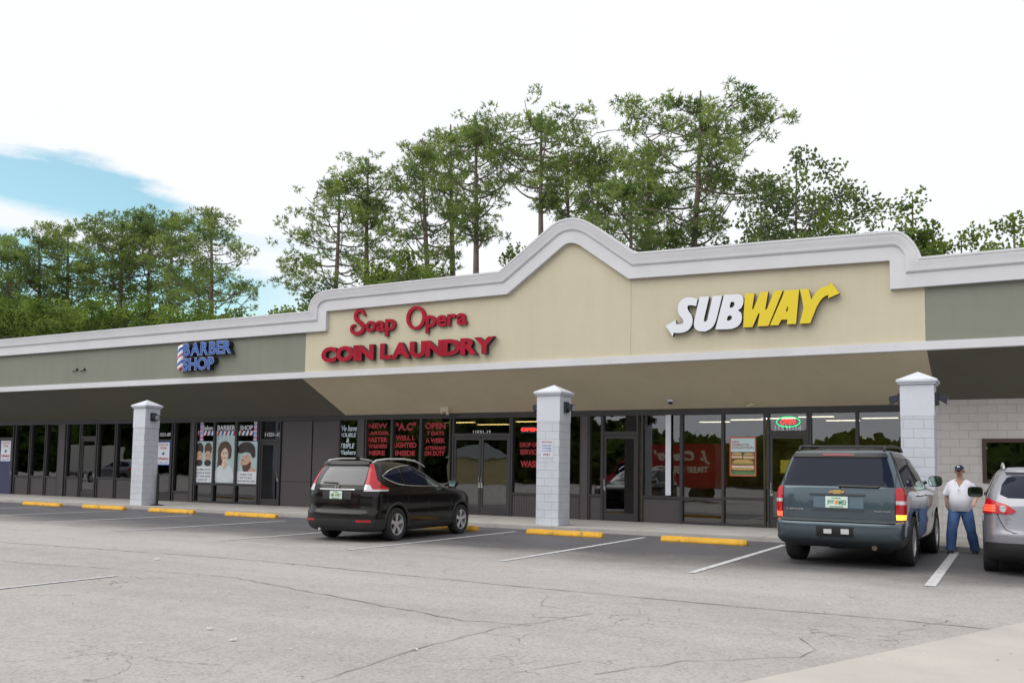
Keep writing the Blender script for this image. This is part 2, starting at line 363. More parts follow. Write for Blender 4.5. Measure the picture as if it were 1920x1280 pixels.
def ribbon(pts, w, z, jit=0, seed=1, taper=False):
    rg = random.Random(seed); out = []; n = len(pts)
    P2 = []
    for i in range(n-1):
        a, c = Vector(pts[i]), Vector(pts[i+1]); k = max(2, int((c-a).length/.18))
        for j in range(k): P2.append(a.lerp(c, j/k))
    P2.append(Vector(pts[-1])); L = []; Rr = []
    for i, p in enumerate(P2):
        t = (P2[min(i+1, len(P2)-1)]-P2[max(i-1, 0)]).normalized(); nn = Vector((-t.y, t.x)); 
        c = p + nn*rg.gauss(0, jit); ww = w*(rg.uniform(.4, 1.5) if jit else 1)/2
        L.append((c.x+nn.x*ww, c.y+nn.y*ww, z)); Rr.append((c.x-nn.x*ww, c.y-nn.y*ww, z))
    return [L, Rr]
def g2(*pp): return [G(x, y).xy for x, y in pp]
mb = MB()
for i, (pts, w, j) in enumerate([
    (g2((0, 1016), (480, 1050), (960, 1098), (1440, 1142), (1640, 1158), (1920, 1185)), .022, .014),
    (g2((0, 1052), (430, 1081), (600, 1113), (870, 1163), (1000, 1172)), .016, .015),
    (g2((590, 1280), (760, 1222), (930, 1178), (1110, 1150)), .011, .012),
    (g2((1110, 1150), (1016, 1135), (1022, 1118)), .007, .02),
    (g2((960, 1262), (1040, 1250), (1090, 1240)), .007, .03), (g2((1110, 1262), (1230, 1245), (1330, 1237), (1500, 1232), (1526, 1218), (1500, 1196)), .009, .03),
    (g2((1660, 1193), (1780, 1162), (1740, 1160)), .008, .03), (g2((260, 1268), (420, 1262), (480, 1230)), .006, .03)]):
    mb.grid(ribbon(pts, w, .006+.0002*i, j, i))
tag(mb.build('pavement_cracks', SEAM, recalc=False), kind='structure')
# parking lines
def pline(x, y0, y1, w, z=.009):
    mb = MB(); mb.add([(x-w/2, y0, z), (x+w/2, y0, z), (x+w/2, y1, z), (x-w/2, y1, z)], [(0, 1, 2, 3)])
    return tag(mb.build('parking_line', PAINT), kind='structure')
for x, y0, y1, w in [(-1.04, 14.05, 20.6, .15), (-4.34, 13.6, 20.1, .12), (-7.53, 13.3, 20.1, .11), (-10.80, 13.35, 19.8, .10), (-14.1, 13.35, 19.2, .10),
                  (-17.8, 13.7, 19.2, .10), (-21.6, 13.9, 19.3, .10), (-25.2, 14.0, 19.4, .10), (-28.9, 14.0, 19.5, .10), (-32.6, 14, 19.6, .10), (-36.3, 14, 19.6, .1), (2.2, 14, 20, .12)]:
    pline(x, y0, y1, w)
pline(-10.78, 3.2, 8.35, .09); pline(-15.2, 3.2, 8.35, .09)
# sidewalk with kerb
mb = MB(); mb.box(-75, 9, YC, YS+.6, -.1, .105)
sw = tag(mb.build('sidewalk', CONC, bevel=.012), kind='structure')
mb = MB(); x = -74
for i in range(28): mb.box(x-.006, x+.006, YC+.02, YS-.02, .104, .107); x += 3.0
tag(mb.build('sidewalk_joints', mat('joint', (.12, .11, .10), .9)), kind='structure')
# pale concrete apron at the lower right
e0, e1, e2 = G(1395, 1280), G(1920, 1167), G(1650, 1222)
d = (e1-e0); a0 = e0 - d*1.2; a1 = e0 + d*4
mb = MB(); nrm = Vector((d.y, -d.x, 0)).normalized()
pts = [a0, a1, a1+nrm*7, a0+nrm*7]; mb.add([(p.x, p.y, .010) for p in pts], [(0, 1, 2, 3)])
tag(mb.build('concrete_apron', CONCP), kind='structure')

# ------------------------------------------------------------------ wheel stops
def stop_mesh(L):
    mb = MB(); n = 2
    prof = [(-.085, 0), (-.085, .04), (-.055, .12), (.055, .12), (.085, .04), (.085, 0)]
    xs = [-L/2, -L/2+.05, L/2-.05, L/2]; sc = [.82, 1, 1, .82]
    vs = []; fs = []
    for x, s in zip(xs, sc):
        for (y, z) in prof: vs.append((x, y*s, z*(s if s < 1 else 1)))
    k = len(prof)
    for i in range(3):
        for j in range(k): fs.append((i*k+j, i*k+(j+1) % k, (i+1)*k+(j+1) % k, (i+1)*k+j))
    fs += [tuple(range(k)), tuple(3*k+j for j in range(k))]
    mb.add(vs, fs)
    me = mb.build('wheel_stop', YELC, bevel=.008); m = me.data; bpy.data.objects.remove(me); return m
smesh = stop_mesh(1.9)
for (xa, xb, y), lab in zip([(45, 115, 944), (157, 234, 952), (280, 366, 960.5), (423, 520, 971), (770, 896, 1000), (988, 1131, 1008), (1240, 1402, 1019)],
    ['yellow wheel stop in front of the leftmost dark panes, farthest left of all', 'yellow wheel stop directly left of the leftmost white pillar',
     'yellow wheel stop just right of the left end white pillar', 'yellow wheel stop in front of the windows with hair portrait posters',
     'yellow wheel stop under the front wheels of the black SUV', 'yellow wheel stop in front of the middle white pillar', 'yellow wheel stop in the empty bay beside the teal SUV']):
    a, c = G(xa, y), G(xb, y); Ym = 19.95 if xa < 700 else 19.35
    ca, cc = X_(xa, y, Ym), X_(xb, y, Ym)
    o = link('wheel_stop', smesh, None, ((ca+cc)/2, Ym, .006)); o.scale = (abs(cc-ca)/1.9, 1, 1); o.rotation_euler.z = rng.uniform(-.02, .02)
    tag(o, lab, 'wheel stop', 'yellow wheel stops along the kerb')

# ------------------------------------------------------------------ the building
bld = empty('strip_mall', (-20, YF, 0), 'long beige and olive strip mall with white parapet trim and dark shop windows', 'building')
def part(mb, name, mats, **k):
    o = mb.build(name, mats, None, **k); o.parent = bld; o.matrix_parent_inverse = Matrix.Translation((20, -YF, 0)); return o
def sub(mb, name, mats, par, **k):
    o = mb.build(name, mats, None, **k); o.parent = par; return o
YK = 21.95   # front of the cornice
XL = X_(573, 660, YF); XR = X_(1734.5, 600, YF); XE = 9.0; XW = -75.0
ZL = 6.46; ZB0 = 4.36; ZB1 = 4.56
def kp(*pp): return [(P(x, y, YK).x, P(x, y, YK).z) for x, y in pp]
step = kp((577, 583), (578.5, 574), (583, 562), (592, 551.5), (605, 545), (622, 542))
zl = step[0][1]; zr = Z_(1728, 481, YK); zm1 = step[-1][1]
path = [(XW, zl), step[0]] + step[1:]
path += kp((935, 508), (1034, 421), (1048, 413), (1062, 409), (1076, 408), (1092, 411), (1106, 417), (1190, 473), (1675, 432), (1690, 434), (1703, 442), (1714, 454), (1722, 467), (1726, 481)) + [(XE, zr)]
def offset_path(path, d):
    out = []
    n = len(path)
    for i in range(n):
        a = Vector(path[max(i-1, 0)]); p = Vector(path[i]); c = Vector(path[min(i+1, n-1)])
        t1 = (p-a).normalized() if i > 0 else (c-p).normalized(); t2 = (c-p).normalized() if i < n-1 else t1
        n1 = Vector((t1.y, -t1.x)); n2 = Vector((t2.y, -t2.x)); m = (n1+n2)
        m = m.normalized(); k = 1/max(.45, m.dot(n1)); out.append(p+m*d*k)
    return out
prof = [(0, -.55), (0, .25), (.05, .25), (.055, .235), (.13, .23), (.20, .20), (.29, .19), (.325, .165), (.33, .14), (.66, .13), (.66, -.02)]
rows = []
for d, pz in prof:
    # corners of the two steps collapse to a square inner corner: clamp
    op = offset_path(path, d); r = []
    for i, q in enumerate(op):
        r.append((q.x, YF-pz, q.y))
    rows.append(r)
for ri, (d, pz) in enumerate(prof):
    r = rows[ri]; y = YF-pz
    # left step: vertical side x = xs+d, mid level z = zm - d
    xs0 = step[0][0]+d; zf = zl-d
    lo = Vector(path[6]); hi = Vector(path[7]); t = (hi-lo).normalized()
    def topz(x): return lo.y + (x-lo.x)*t.y/t.x - d
    r[1] = (xs0, y, zf)
    for i in range(2, 7):
        ox, oz = path[i]; 
        nx = max(xs0, min(rows[ri][i][0], 1e9)); nz = rows[ri][i][2]
        if nx <= xs0+1e-4: nz = max(nz, zf)
        nz = min(nz, topz(nx)); nz = max(nz, zf)
        r[i] = (nx, y, nz)
    if d > .3: # square inner corner
        R = max(0.02, .62-d)
        for k, i in enumerate(range(2, 7)):
            a = math.pi/2*(k+1)/5; r[i] = (xs0+R-R*math.cos(a), y, topz(xs0)-R+R*math.sin(a))
    # right step, mirrored; indices
    n = len(path); j0 = n-2; xe = path[j0][0]-d; zf2 = zr-d
    lo2 = Vector(path[n-8]); hi2 = Vector(path[n-7]); t2 = (hi2-lo2).normalized()
    def topr(x): return hi2.y + (x-hi2.x)*t2.y/t2.x - d
    r[j0] = (xe, y, zf2)
    if d > .3:
        R = max(0.02, .62-d)
        for k, i in enumerate(range(n-7, n-2)):
            a = math.pi/2*(k)/5; r[i] = (xe-R+R*math.sin(a), y, topr(xe)-R+R*math.cos(a))
    else:
        for i in range(n-7, n-2):
            nx = min(xe, r[i][0]); r[i] = (nx, y, max(min(r[i][2], topr(nx)), zf2))
mb = MB(); mb.grid(rows)
part(mb, 'cornice', TRIM, smooth=20)
inner = [(p[0], p[2]) for p in rows[-1]]
# fascia panels (three colours), each a slab whose top follows the underside of the cornice
def fascia(x0, x1, m):
    top = [(x, z+.08) for x, z in inner if x0 < x < x1]
    def zat(x):
        for (a, za), (c, zc) in zip(inner, inner[1:]):
            if a <= x <= c and c > a: return za+(zc-za)*(x-a)/(c-a)+.08
        return inner[0][1]+.08
    pts = [(x0, ZB0+.05), (x1, ZB0+.05), (x1, zat(x1))]+top[::-1]+[(x0, zat(x0))]
    mb = MB(); mb.prism(pts, YF, YF+.35); return part(mb, 'fascia', m)
fascia(XW, XL, GREY); fascia(XL, XR, BEIGE); fascia(XR, XE, GREY)
mb = MB(); mb.box(XW, XE, YF-.07, YF+.36, ZB0, ZB1); part(mb, 'trim_band', TRIM, bevel=.008)
# fine control joint lines in the stucco
mb = MB()
for px, py0, py1 in [(1183, 520, 660)]:
    xx = X_(px, 600, YF); mb.box(xx-.006, xx+.006, YF-.003, YF+.01, ZB1, Z_(px, py0, YF)-.02)
part(mb, 'control_joint', mat('joint_beige', (.38, .35, .24), .9))
# sloping soffit
ZS = 3.27
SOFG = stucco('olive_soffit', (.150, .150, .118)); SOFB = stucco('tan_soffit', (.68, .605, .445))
XLs = X_(650, 779, YS); XRs = X_(1757, 750, 24.1)
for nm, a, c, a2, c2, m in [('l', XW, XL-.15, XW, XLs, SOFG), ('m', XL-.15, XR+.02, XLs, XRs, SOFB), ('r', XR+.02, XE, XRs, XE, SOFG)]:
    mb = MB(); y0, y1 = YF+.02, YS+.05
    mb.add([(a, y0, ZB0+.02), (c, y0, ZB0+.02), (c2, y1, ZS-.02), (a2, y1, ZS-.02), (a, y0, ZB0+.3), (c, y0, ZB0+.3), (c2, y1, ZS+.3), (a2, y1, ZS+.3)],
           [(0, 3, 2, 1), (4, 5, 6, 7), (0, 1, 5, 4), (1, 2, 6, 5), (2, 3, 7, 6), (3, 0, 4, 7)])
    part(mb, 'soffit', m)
mb = MB(); mb.box(XW, XE, YF+.36, 48, 5.0, 5.3); part(mb, 'roof', mat('roof_membrane', (.3, .3, .3), .9))
mb = MB(); mb.box(XW, XE, 47.7, 48, 0, 5.0).box(XE-.3, XE, YS+.1, 47.7, 0, 5.0).box(XW, XW+.3, YS+.1, 47.7, 0, 5.0); part(mb, 'back_wall', BLOCKW)
# block wall right of the last pillar, with a brown framed window
XBW = X_(1700, 870, YS); YW = YS-.2
mb = MB()
wx0, wx1 = X_(1842, 870, YW), X_(1842, 870, YW)+2.4; wz0, wz1 = Z_(1846, 905, YW), Z_(1846, 822, YW)
mb.box(XBW, wx0, YW, YS+.3, .1, ZS+.12).box(wx1, XE, YW, YS+.3, .1, ZS+.12).box(wx0, wx1, YW, YS+.3, .1, wz0).box(wx0, wx1, YW, YS+.3, wz1, ZS+.12)
part(mb, 'block_wall', BLOCKW)
mb = MB(); fw = .09
mb.box(wx0, wx0+fw, YW-.03, YW+.1, wz0, wz1).box(wx1-fw, wx1, YW-.03, YW+.1, wz0, wz1).box(wx0+fw, wx1-fw, YW-.03, YW+.1, wz0, wz0+fw).box(wx0+fw, wx1-fw, YW-.03, YW+.1, wz1-fw, wz1)
wf = part(mb, 'window', mat('brown_frame', (.055, .028, .022), .5))
mb = MB(); mb.box(wx0+fw, wx1-fw, YW+.02, YW+.03, wz0+fw, wz1-fw); sub(mb, 'pane', GLASS, wf)
mb = MB(); mb.box(wx0-.1, wx1+.1, YS+.34, YS+.36, wz0-.1, wz1+.1); part(mb, 'window_blind', mat('blind', (.30, .28, .24), .8))

# shopfront bays, from the left; x in photo pixels at mid height
YG = YS+.05
def xs_(px): return X_(px, 870, YS)
Zh = 3.23
def zrow(px, py): return Z_(px, py, YS)
def frame_box(mb, a, c, z0, z1): mb.box(a, c, YS-.05, YS+.09, z0, z1)
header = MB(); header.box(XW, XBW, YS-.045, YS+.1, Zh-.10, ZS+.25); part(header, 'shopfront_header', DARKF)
MW = .055
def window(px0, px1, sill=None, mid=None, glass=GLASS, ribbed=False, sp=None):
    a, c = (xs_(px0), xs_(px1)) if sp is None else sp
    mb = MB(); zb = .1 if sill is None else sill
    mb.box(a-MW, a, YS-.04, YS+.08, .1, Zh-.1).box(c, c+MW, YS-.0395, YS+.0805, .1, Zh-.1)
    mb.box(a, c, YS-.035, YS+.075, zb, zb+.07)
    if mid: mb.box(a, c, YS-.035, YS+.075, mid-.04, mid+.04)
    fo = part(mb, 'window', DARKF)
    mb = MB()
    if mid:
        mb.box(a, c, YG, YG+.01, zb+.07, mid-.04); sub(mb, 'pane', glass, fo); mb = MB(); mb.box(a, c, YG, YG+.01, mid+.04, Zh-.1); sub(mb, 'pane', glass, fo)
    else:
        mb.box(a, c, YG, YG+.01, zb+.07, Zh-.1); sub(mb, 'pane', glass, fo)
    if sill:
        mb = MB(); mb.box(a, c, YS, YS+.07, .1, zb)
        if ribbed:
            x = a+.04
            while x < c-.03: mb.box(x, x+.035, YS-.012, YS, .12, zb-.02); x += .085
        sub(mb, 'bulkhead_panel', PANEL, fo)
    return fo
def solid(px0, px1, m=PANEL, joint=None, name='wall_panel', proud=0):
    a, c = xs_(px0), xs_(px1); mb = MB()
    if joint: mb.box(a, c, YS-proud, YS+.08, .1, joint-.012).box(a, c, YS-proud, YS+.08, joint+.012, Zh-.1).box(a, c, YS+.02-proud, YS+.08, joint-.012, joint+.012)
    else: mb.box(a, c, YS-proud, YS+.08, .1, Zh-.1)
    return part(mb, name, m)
def door(px0, px1, ztr, leafs=1, glass=GLASS, leafmat=None, hinge='r', handle=True, dark=None, open_=False):
    a, c = xs_(px0), xs_(px1)
    mb = MB(); mb.box(a-MW, a, YS-.045, YS+.085, .1, Zh-.1).box(c, c+MW, YS-.0455, YS+.0855, .1, Zh-.1).box(a, c, YS-.04, YS+.08, ztr, ztr+.10)
    fr = part(mb, 'door_frame', DARKF)
    mb = MB(); mb.box(a, c, YG, YG+.01, ztr+.10, Zh-.1); sub(mb, 'pane', glass, fr)
    w = (c-a)/leafs
    for i in range(leafs):
        l0, l1 = a+i*w+.008, a+(i+1)*w-.008; s = .075; mb = MB()
        if leafmat: mb.box(l0, l1, YS-.02, YS+.03, .115, ztr-.01)
        else: mb.box(l0, l0+s, YS-.02, YS+.03, .115, ztr-.01).box(l1-s, l1, YS-.02, YS+.03, .115, ztr-.01).box(l0+s, l1-s, YS-.02, YS+.03, ztr-.11, ztr-.01).box(l0+s, l1-s, YS-.02, YS+.03, .115, .34)
        d = part(mb, 'door', leafmat or DARKF)
        if not leafmat: mb = MB(); mb.box(l0+s, l1-s, YS, YS+.01, .34, ztr-.11); sub(mb, 'pane', glass, d)
        if handle:
            hx = (l1-.04) if (leafs == 2 and i == 0) or (leafs == 1 and hinge == 'l') else l0+.04
            mb = MB(); mb.tube([(hx, YS-.02, 1.0), (hx, YS-.07, 1.0), (hx, YS-.07, 1.3), (hx, YS-.02, 1.3)], .012, 6); mb.box(hx-.03, hx+.03, YS-.025, YS-.018, .95, 1.1)
            sub(mb, 'handle', CHROME, d, smooth=40)
    return fr
PURP = mat('navy_door', (.035, .035, .10), .5)
# beyond the left edge of the picture the same kind of bays carry on
x = XW+.1; spx = []
xq = xs_(-14)
while x < xq-1.6: spx.append((x+MW, x+1.35-MW)); x += 1.35
for a, c in spx: window(0, 0, sill=.95, sp=(a, c))
door(-13, 23, zrow(10, 824), leafmat=PURP, hinge='l')
for a, c in [(29, 54), (58.5, 83), (87.5, 108)]: window(a, c, sill=zrow(60, 894))
solid(110.5, 121.5, proud=.06, name='pilaster')
window(125.5, 148, sill=zrow(140, 896)); door(153, 179, zrow(165, 822), hinge='l'); window(184, 214, sill=zrow(200, 897)); window(219, 262, sill=zrow(240, 899))
solid(264, 290)
door(294, 321, zrow(308, 828), hinge='r', glass=GLASS)
window(327, 356, sill=zrow(340, 923)); solid(358.5, 364, proud=.05, name='pilaster')
for a, c in [(367.5, 399), (402.5, 440), (444, 483)]: window(a, c, mid=zrow(425, 908))
door(489, 524, zrow(505, 828), hinge='l', glass=GLASSD); 
solid(527.5, 583, joint=.98, proud=0); solid(585.5, 633, joint=.98)
window(637, 669, sill=.85, glass=GLASSD); solid(672, 683, proud=.06, name='pilaster')
for a, c in [(687, 732), (736, 786), (790.5, 842)]: window(a, c, sill=.85, glass=GLASSD)
door(851, 955, zrow(900, 818), leafs=2)
window(961.5, 1010, sill=zrow(1000, 928), ribbed=True); window(1014, 1088, sill=zrow(1075, 930), ribbed=True)
solid(1091, 1103, proud=.06, name='pilaster')
window(1106.5, 1127, sill=zrow(1115, 930)); door(1132, 1194, zrow(1160, 815), glass=GLASSD)
window(1206, 1275, sill=zrow(1240, 934)); window(1280.5, 1353, mid=zrow(1315, 935)); window(1358, 1432, mid=zrow(1395, 935))
door(1443, 1513, zrow(1478, 814)); 
window(1522, 1605, mid=.75); window(1611, 1692, mid=.75)
# window post: pale vertical blind post seen between two panes
mb = MB(); xa, xb = xs_(1249), xs_(1259); mb.box(xa, xb, YS-.06, YS-.036, zrow(1254, 928), Zh-.1); part(mb, 'window_post', WHITEP)

# interiors
INTW = mat('interior_wall', (.30, .28, .24), .8, var=.15); INTF = mat('interior_floor', (.22, .19, .16), .4, var=.2); INTY = mat('interior_yellow', (.42, .36, .10), .7, var=.2, vscale=2)
mb = MB(); mb.box(XW+.3, XBW, YS+.1, 33, .06, .104); part(mb, 'interior_floor', INTF)
mb = MB(); mb.box(XW+.3, XBW+2, YS+.1, 33, 3.25, 3.3); part(mb, 'interior_ceiling', mat('interior_ceiling', (.5, .49, .45), .9))
mb = MB(); mb.box(XW+.3, xs_(1100), 32.9, 33, .1, 3.25)
for px in (117, 290, 530, 677, 1097): xx = xs_(px); mb.box(xx-.06, xx+.06, YS+.12, 32.9, .104, 3.25)
mb.box(XBW-.1, XBW, YS+.12, 32.9, .104, 3.25); part(mb, 'interior_wall', INTW)
mb = MB(); mb.box(xs_(1100)+.1, XBW-.1, 30.5, 30.6, .1, 3.25); part(mb, 'interior_wall', INTY)

# ------------------------------------------------------------------ pillars
PGROUP = 'white block pillars along the sidewalk edge'
def pillar(px0, pxc, ytop, yb, label, W_=None):
    """px0 / pxc: photo x of the left and right corners of its front face, ytop: apex"""
    Yp = 20.98; xa, xc = X_(px0, yb, Yp), X_(pxc, yb, Yp); w = W_ or .62; cx = xa+w/2; cy = Yp+w/2
    zt = P(px0+20, ytop, cy).z
    p = empty('pillar', (cx, cy, .1), label, 'pillar', PGROUP); h = w/2; ze = zt-.30-.1
    mb = MB(); mb.box(-h, h, -h, h, 0, ze); mb.build('shaft', BLOCK, p, bevel=.01)
    mb = MB(); e = h+.045
    mb.box(-e, e, -e, e, ze, ze+.045); e2 = h+.075
    mb.box(-e2, e2, -e2, e2, ze+.045, ze+.10)
    mb.add([(-e2, -e2, ze+.1), (e2, -e2, ze+.1), (e2, e2, ze+.1), (-e2, e2, ze+.1), (0, 0, ze+.30)], [(0, 1, 4), (1, 2, 4), (2, 3, 4), (3, 0, 4)])
    mb.build('cap', WHITEP, p, bevel=.006)
    # newer, smoother coat over the upper courses
    mb = MB(); hh = h+.004; zc = ze*.80
    mb.box(-hh, hh, -hh, hh, zc, ze-.001); mb.build('painted_band', WHITEP, p)
    return p, cx, cy, h, ze+.1
def floodlight(x, y, z, rz, label):
    """side -1: hangs off the left face, +1 off the right"""
    f = empty('floodlight', (x, y, z), label, 'floodlight', 'dark floodlights on the pillars', rz)
    mb = MB(); mb.box(-.11, .11, -.075, 0, -.14, .14); mb.build('mounting_box', NAVY, f, bevel=.01)
    mb = MB(); mb.add([(-.10, -.08, .10), (.10, -.08, .10), (.10, -.08, -.02), (-.10, -.08, -.02), (-.13, -.25, .06), (.13, -.25, .06), (.11, -.22, -.12), (-.11, -.22, -.12)],
                      [(0, 1, 2, 3), (4, 7, 6, 5), (0, 4, 5, 1), (1, 5, 6, 2), (2, 6, 7, 3), (3, 7, 4, 0)]); mb.build('lamp_head', NAVY, f, bevel=.008)
    mb = MB(); mb.add([(-.09, -.256, .045), (.09, -.256, .045), (.085, -.232, -.09), (-.085, -.232, -.09)], [(0, 1, 2, 3)]); mb.build('lens', CLEARL, f)
pls = [pillar(243, 267, 750, 945, 'white block pillar with pyramid cap nearest the barber shop windows, leftmost of three', .60),
       pillar(1004, 1044, 722, 987, 'white block pillar with pyramid cap and small paper notice, in the middle', .66),
       pillar(1692, 1750, 697, 1018, 'white block pillar with pyramid cap behind the teal SUV, rightmost of three', .66)]
for (p, cx, cy, h, zt), nm in zip(pls, ('leftmost', 'middle', 'rightmost')):
    floodlight(cx+h, cy, zt-.30, RD(90), f'small dark floodlight on the right side of the {nm} white pillar')
    if nm != 'leftmost': floodlight(cx-h, cy, zt-.30, RD(-90), f'small dark floodlight on the left side of the {nm} white pillar')
# notice on the middle pillar
p, cx, cy, h, zt = pls[1]; yf = cy-h
nx0, nx1 = X_(1014, 840, yf), X_(1037, 840, yf); nz0, nz1 = Z_(1025, 857, yf), Z_(1025, 824, yf)
n = empty('notice', ((nx0+nx1)/2, yf, (nz0+nz1)/2), 'small white paper notice with red and blue lines on the middle pillar', 'notice')
w2, h2 = (nx1-nx0)/2, (nz1-nz0)/2
mb = MB(); mb.box(-w2, w2, -.008, -.001, -h2, h2); mb.build('backing', WHITEP, n)
mb = MB()
put_text(mb, 'NOTICE', -w2*.8, w2*.8, h2*.62, h2*.85, -.011, -.009, off=.01)
put_text(mb, 'ONLY', -w2*.6, w2*.6, -h2*.8, -h2*.55, -.011, -.009, off=.02)
mb.build('red_lettering', REDV, n)
mb = MB()
for k, t in enumerate(['PARKING', 'CUSTOMERS', 'USE']): put_text(mb, t, -w2*.75, w2*.75, h2*(.25-.3*k), h2*(.42-.3*k), -.011, -.009)
mb.build('blue_lettering', BLUES, n)

# ------------------------------------------------------------------ signs on the fascia
def sign_chars(name, s, px0, px1, pyb0, pyt0, pyb1, pyt1, label, face, ret, off=.0, gap=.14, depth=.13, standoff=.03, seq=None, outline=None, shear=0, sx=1):
    """channel letters, one mesh per letter; photo px: left x, right x, bottom/top y at both ends"""
    y0 = YF-depth-standoff; y1 = YF-standoff
    xa, xb = X_(px0, (pyb0+pyt0)/2, y0), X_(px1, (pyb1+pyt1)/2, y0)
    za0, zt0, za1, zt1 = Z_(px0, pyb0, y0), Z_(px0, pyt0, y0), Z_(px1, pyb1, y0), Z_(px1, pyt1, y0)
    z0, z1 = (za0+za1)/2, (zt0+zt1)/2
    sg = empty(name, ((xa+xb)/2, YF, z0), label, 'sign')
    ws = []
    ref = glyphs('H', off)[0]; H0 = max(p[1] for p in ref)-min(p[1] for p in ref); base = min(p[1] for p in ref)
    for ch in s:
        if ch == ' ': ws.append(.32); continue
        v = glyphs(ch, off, shear)[0]; ws.append(max(p[0] for p in v)-min(p[0] for p in v))
    tot = sum(ws)+gap*(len(s)-1)*1.0; k = (xb-xa)/tot; kz = (z1-z0)/H0; x = xa
    for ch, w in zip(s, ws):
        if ch == 'Y': x -= .13*k
        if ch != ' ':
            v = glyphs(ch, off, shear)[0]; b0 = (min(p[1] for p in v)-base)*kz; b1 = (max(p[1] for p in v)-base)*kz
            mb = MB()
            put_text(mb, ch, x, x+w*k, z0+b0, z0+b1, y0, y1, off, shear, 0, 1)
            if outline:
                put_text(mb, ch, x+.012, x+w*k-.012, z0+b0+.014, z0+b1-.014, y0-.006, y0-.0005, off-outline, shear, 2, 2)
            o = mb.build('letter', [face, ret] + ([BLUES] if outline else []), sg, recalc=False); o.matrix_parent_inverse = Matrix.Translation(-sg.location)
        x += (w+gap)*k
    return sg
sign_chars('laundry_sign', 'COIN LAUNDRY', 602, 933, 681, 651, 660, 630, 'large red raised block letters reading COIN LAUNDRY on the beige fascia', REDS, DKRET, off=.055, gap=-.01, depth=.15)
# "Soap Opera" in round western letters: tall capitals, small lower case
def soap():
    y0, y1 = YF-.10, YF-.02
    sg = empty('shop_name_sign', (X_(765, 600, YF), YF, Z_(765, 625, YF)), 'thinner red curly letters reading Soap Opera above the coin laundry letters', 'sign')
    def one(ch, xa, xb, yt, yb, off=.012, draw=None):
        mb = MB(); X0, X1 = X_(xa, (yt+yb)/2, y0), X_(xb, (yt+yb)/2, y0); Z0, Z1 = Z_((xa+xb)/2, yb, y0), Z_((xa+xb)/2, yt, y0)
        if draw: draw(mb, X0, X1, Z0, Z1)
        else: put_text(mb, ch, X0, X1, Z0, Z1, y0, y1, off, 0, 0, 1)
        o = mb.build('letter', [REDS, MAROON], sg, recalc=bool(draw)); o.matrix_parent_inverse = Matrix.Translation(-sg.location)
    def stroke(mb, pts, w, ball=True):
        # thick flat stroke with round ends following a spline
        L = []; R = []; n = len(pts)
        for i, p in enumerate(pts):
            a, c = Vector(pts[max(i-1, 0)]), Vector(pts[min(i+1, n-1)]); t = (c-a).normalized(); nn = Vector((-t.y, t.x)); ww = w[i]/2
            L.append(Vector(p)+nn*ww); R.append(Vector(p)-nn*ww)
        for i in range(n-1):
            q = [L[i], L[i+1], R[i+1], R[i]]; mb.add([(v.x, y0, v.y) for v in q]+[(v.x, y1, v.y) for v in q], [(0, 1, 2, 3), (0, 4, 5, 1), (2, 6, 7, 3)], 0)
        for p, ww in ((pts[0], w[0]), (pts[-1], w[-1])):
            mb.prism([(p[0]+ww*.62*math.cos(a*math.pi/6), p[1]+ww*.62*math.sin(a*math.pi/6)) for a in range(12)], y0-.001, y1, 0, 1)
    def cat(P_, m=8):
        out = []
        P_ = [P_[0]]+P_+[P_[-1]]
        for i in range(1, len(P_)-2):
            for j in range(m):
                t = j/m; p0, p1, p2, p3 = [Vector(q) for q in P_[i-1:i+3]]
                out.append(tuple(.5*((2*p1)+(p2-p0)*t+(2*p0-5*p1+4*p2-p3)*t*t+(3*p1-p0-3*p2+p3)*t**3)))
        out.append(P_[-2]); return out
    def S_(mb, X0, X1, Z0, Z1):
        u = [(.88, .78), (.74, .94), (.50, .96), (.32, .80), (.40, .60), (.66, .44), (.84, .26), (.70, .07), (.38, .03), (.12, .14), (.10, .33), (.26, .38)]
        pts = cat([(X0+a*(X1-X0), Z0+b*(Z1-Z0)) for a, b in u]); n = len(pts); k = (Z1-Z0)
        stroke(mb, pts, [k*(.085+.10*math.sin(math.pi*i/(n-1))**1.2) for i in range(n)])
    def O_(mb, X0, X1, Z0, Z1):
        cx, cz = (X0+X1)/2, (Z0+Z1)/2; rx, rz = (X1-X0)/2, (Z1-Z0)/2
        pts = [(cx+rx*.86*math.sin(a), cz+rz*.90*math.cos(a)) for a in [math.pi*2*i/40+.25 for i in range(41)]]
        k = rz*2; stroke(mb, pts, [k*(.105+.07*abs(math.sin(math.pi*2*i/40))) for i in range(41)])
    one('S', 656, 686, 581, 626, draw=S_); one('o', 685, 704, 601, 622.5, .03); one('a', 704.5, 721, 600.5, 621.5, .03); one('p', 721.5, 741.5, 597.5, 629.5, .03)
    one('O', 762, 797, 574, 617, draw=O_); one('p', 797.5, 817, 590.5, 624, .03); one('e', 817.5, 837, 590, 612.5, .03); one('r', 838, 855, 588, 610, .03); one('a', 856, 875, 586.5, 609, .03)
soap()
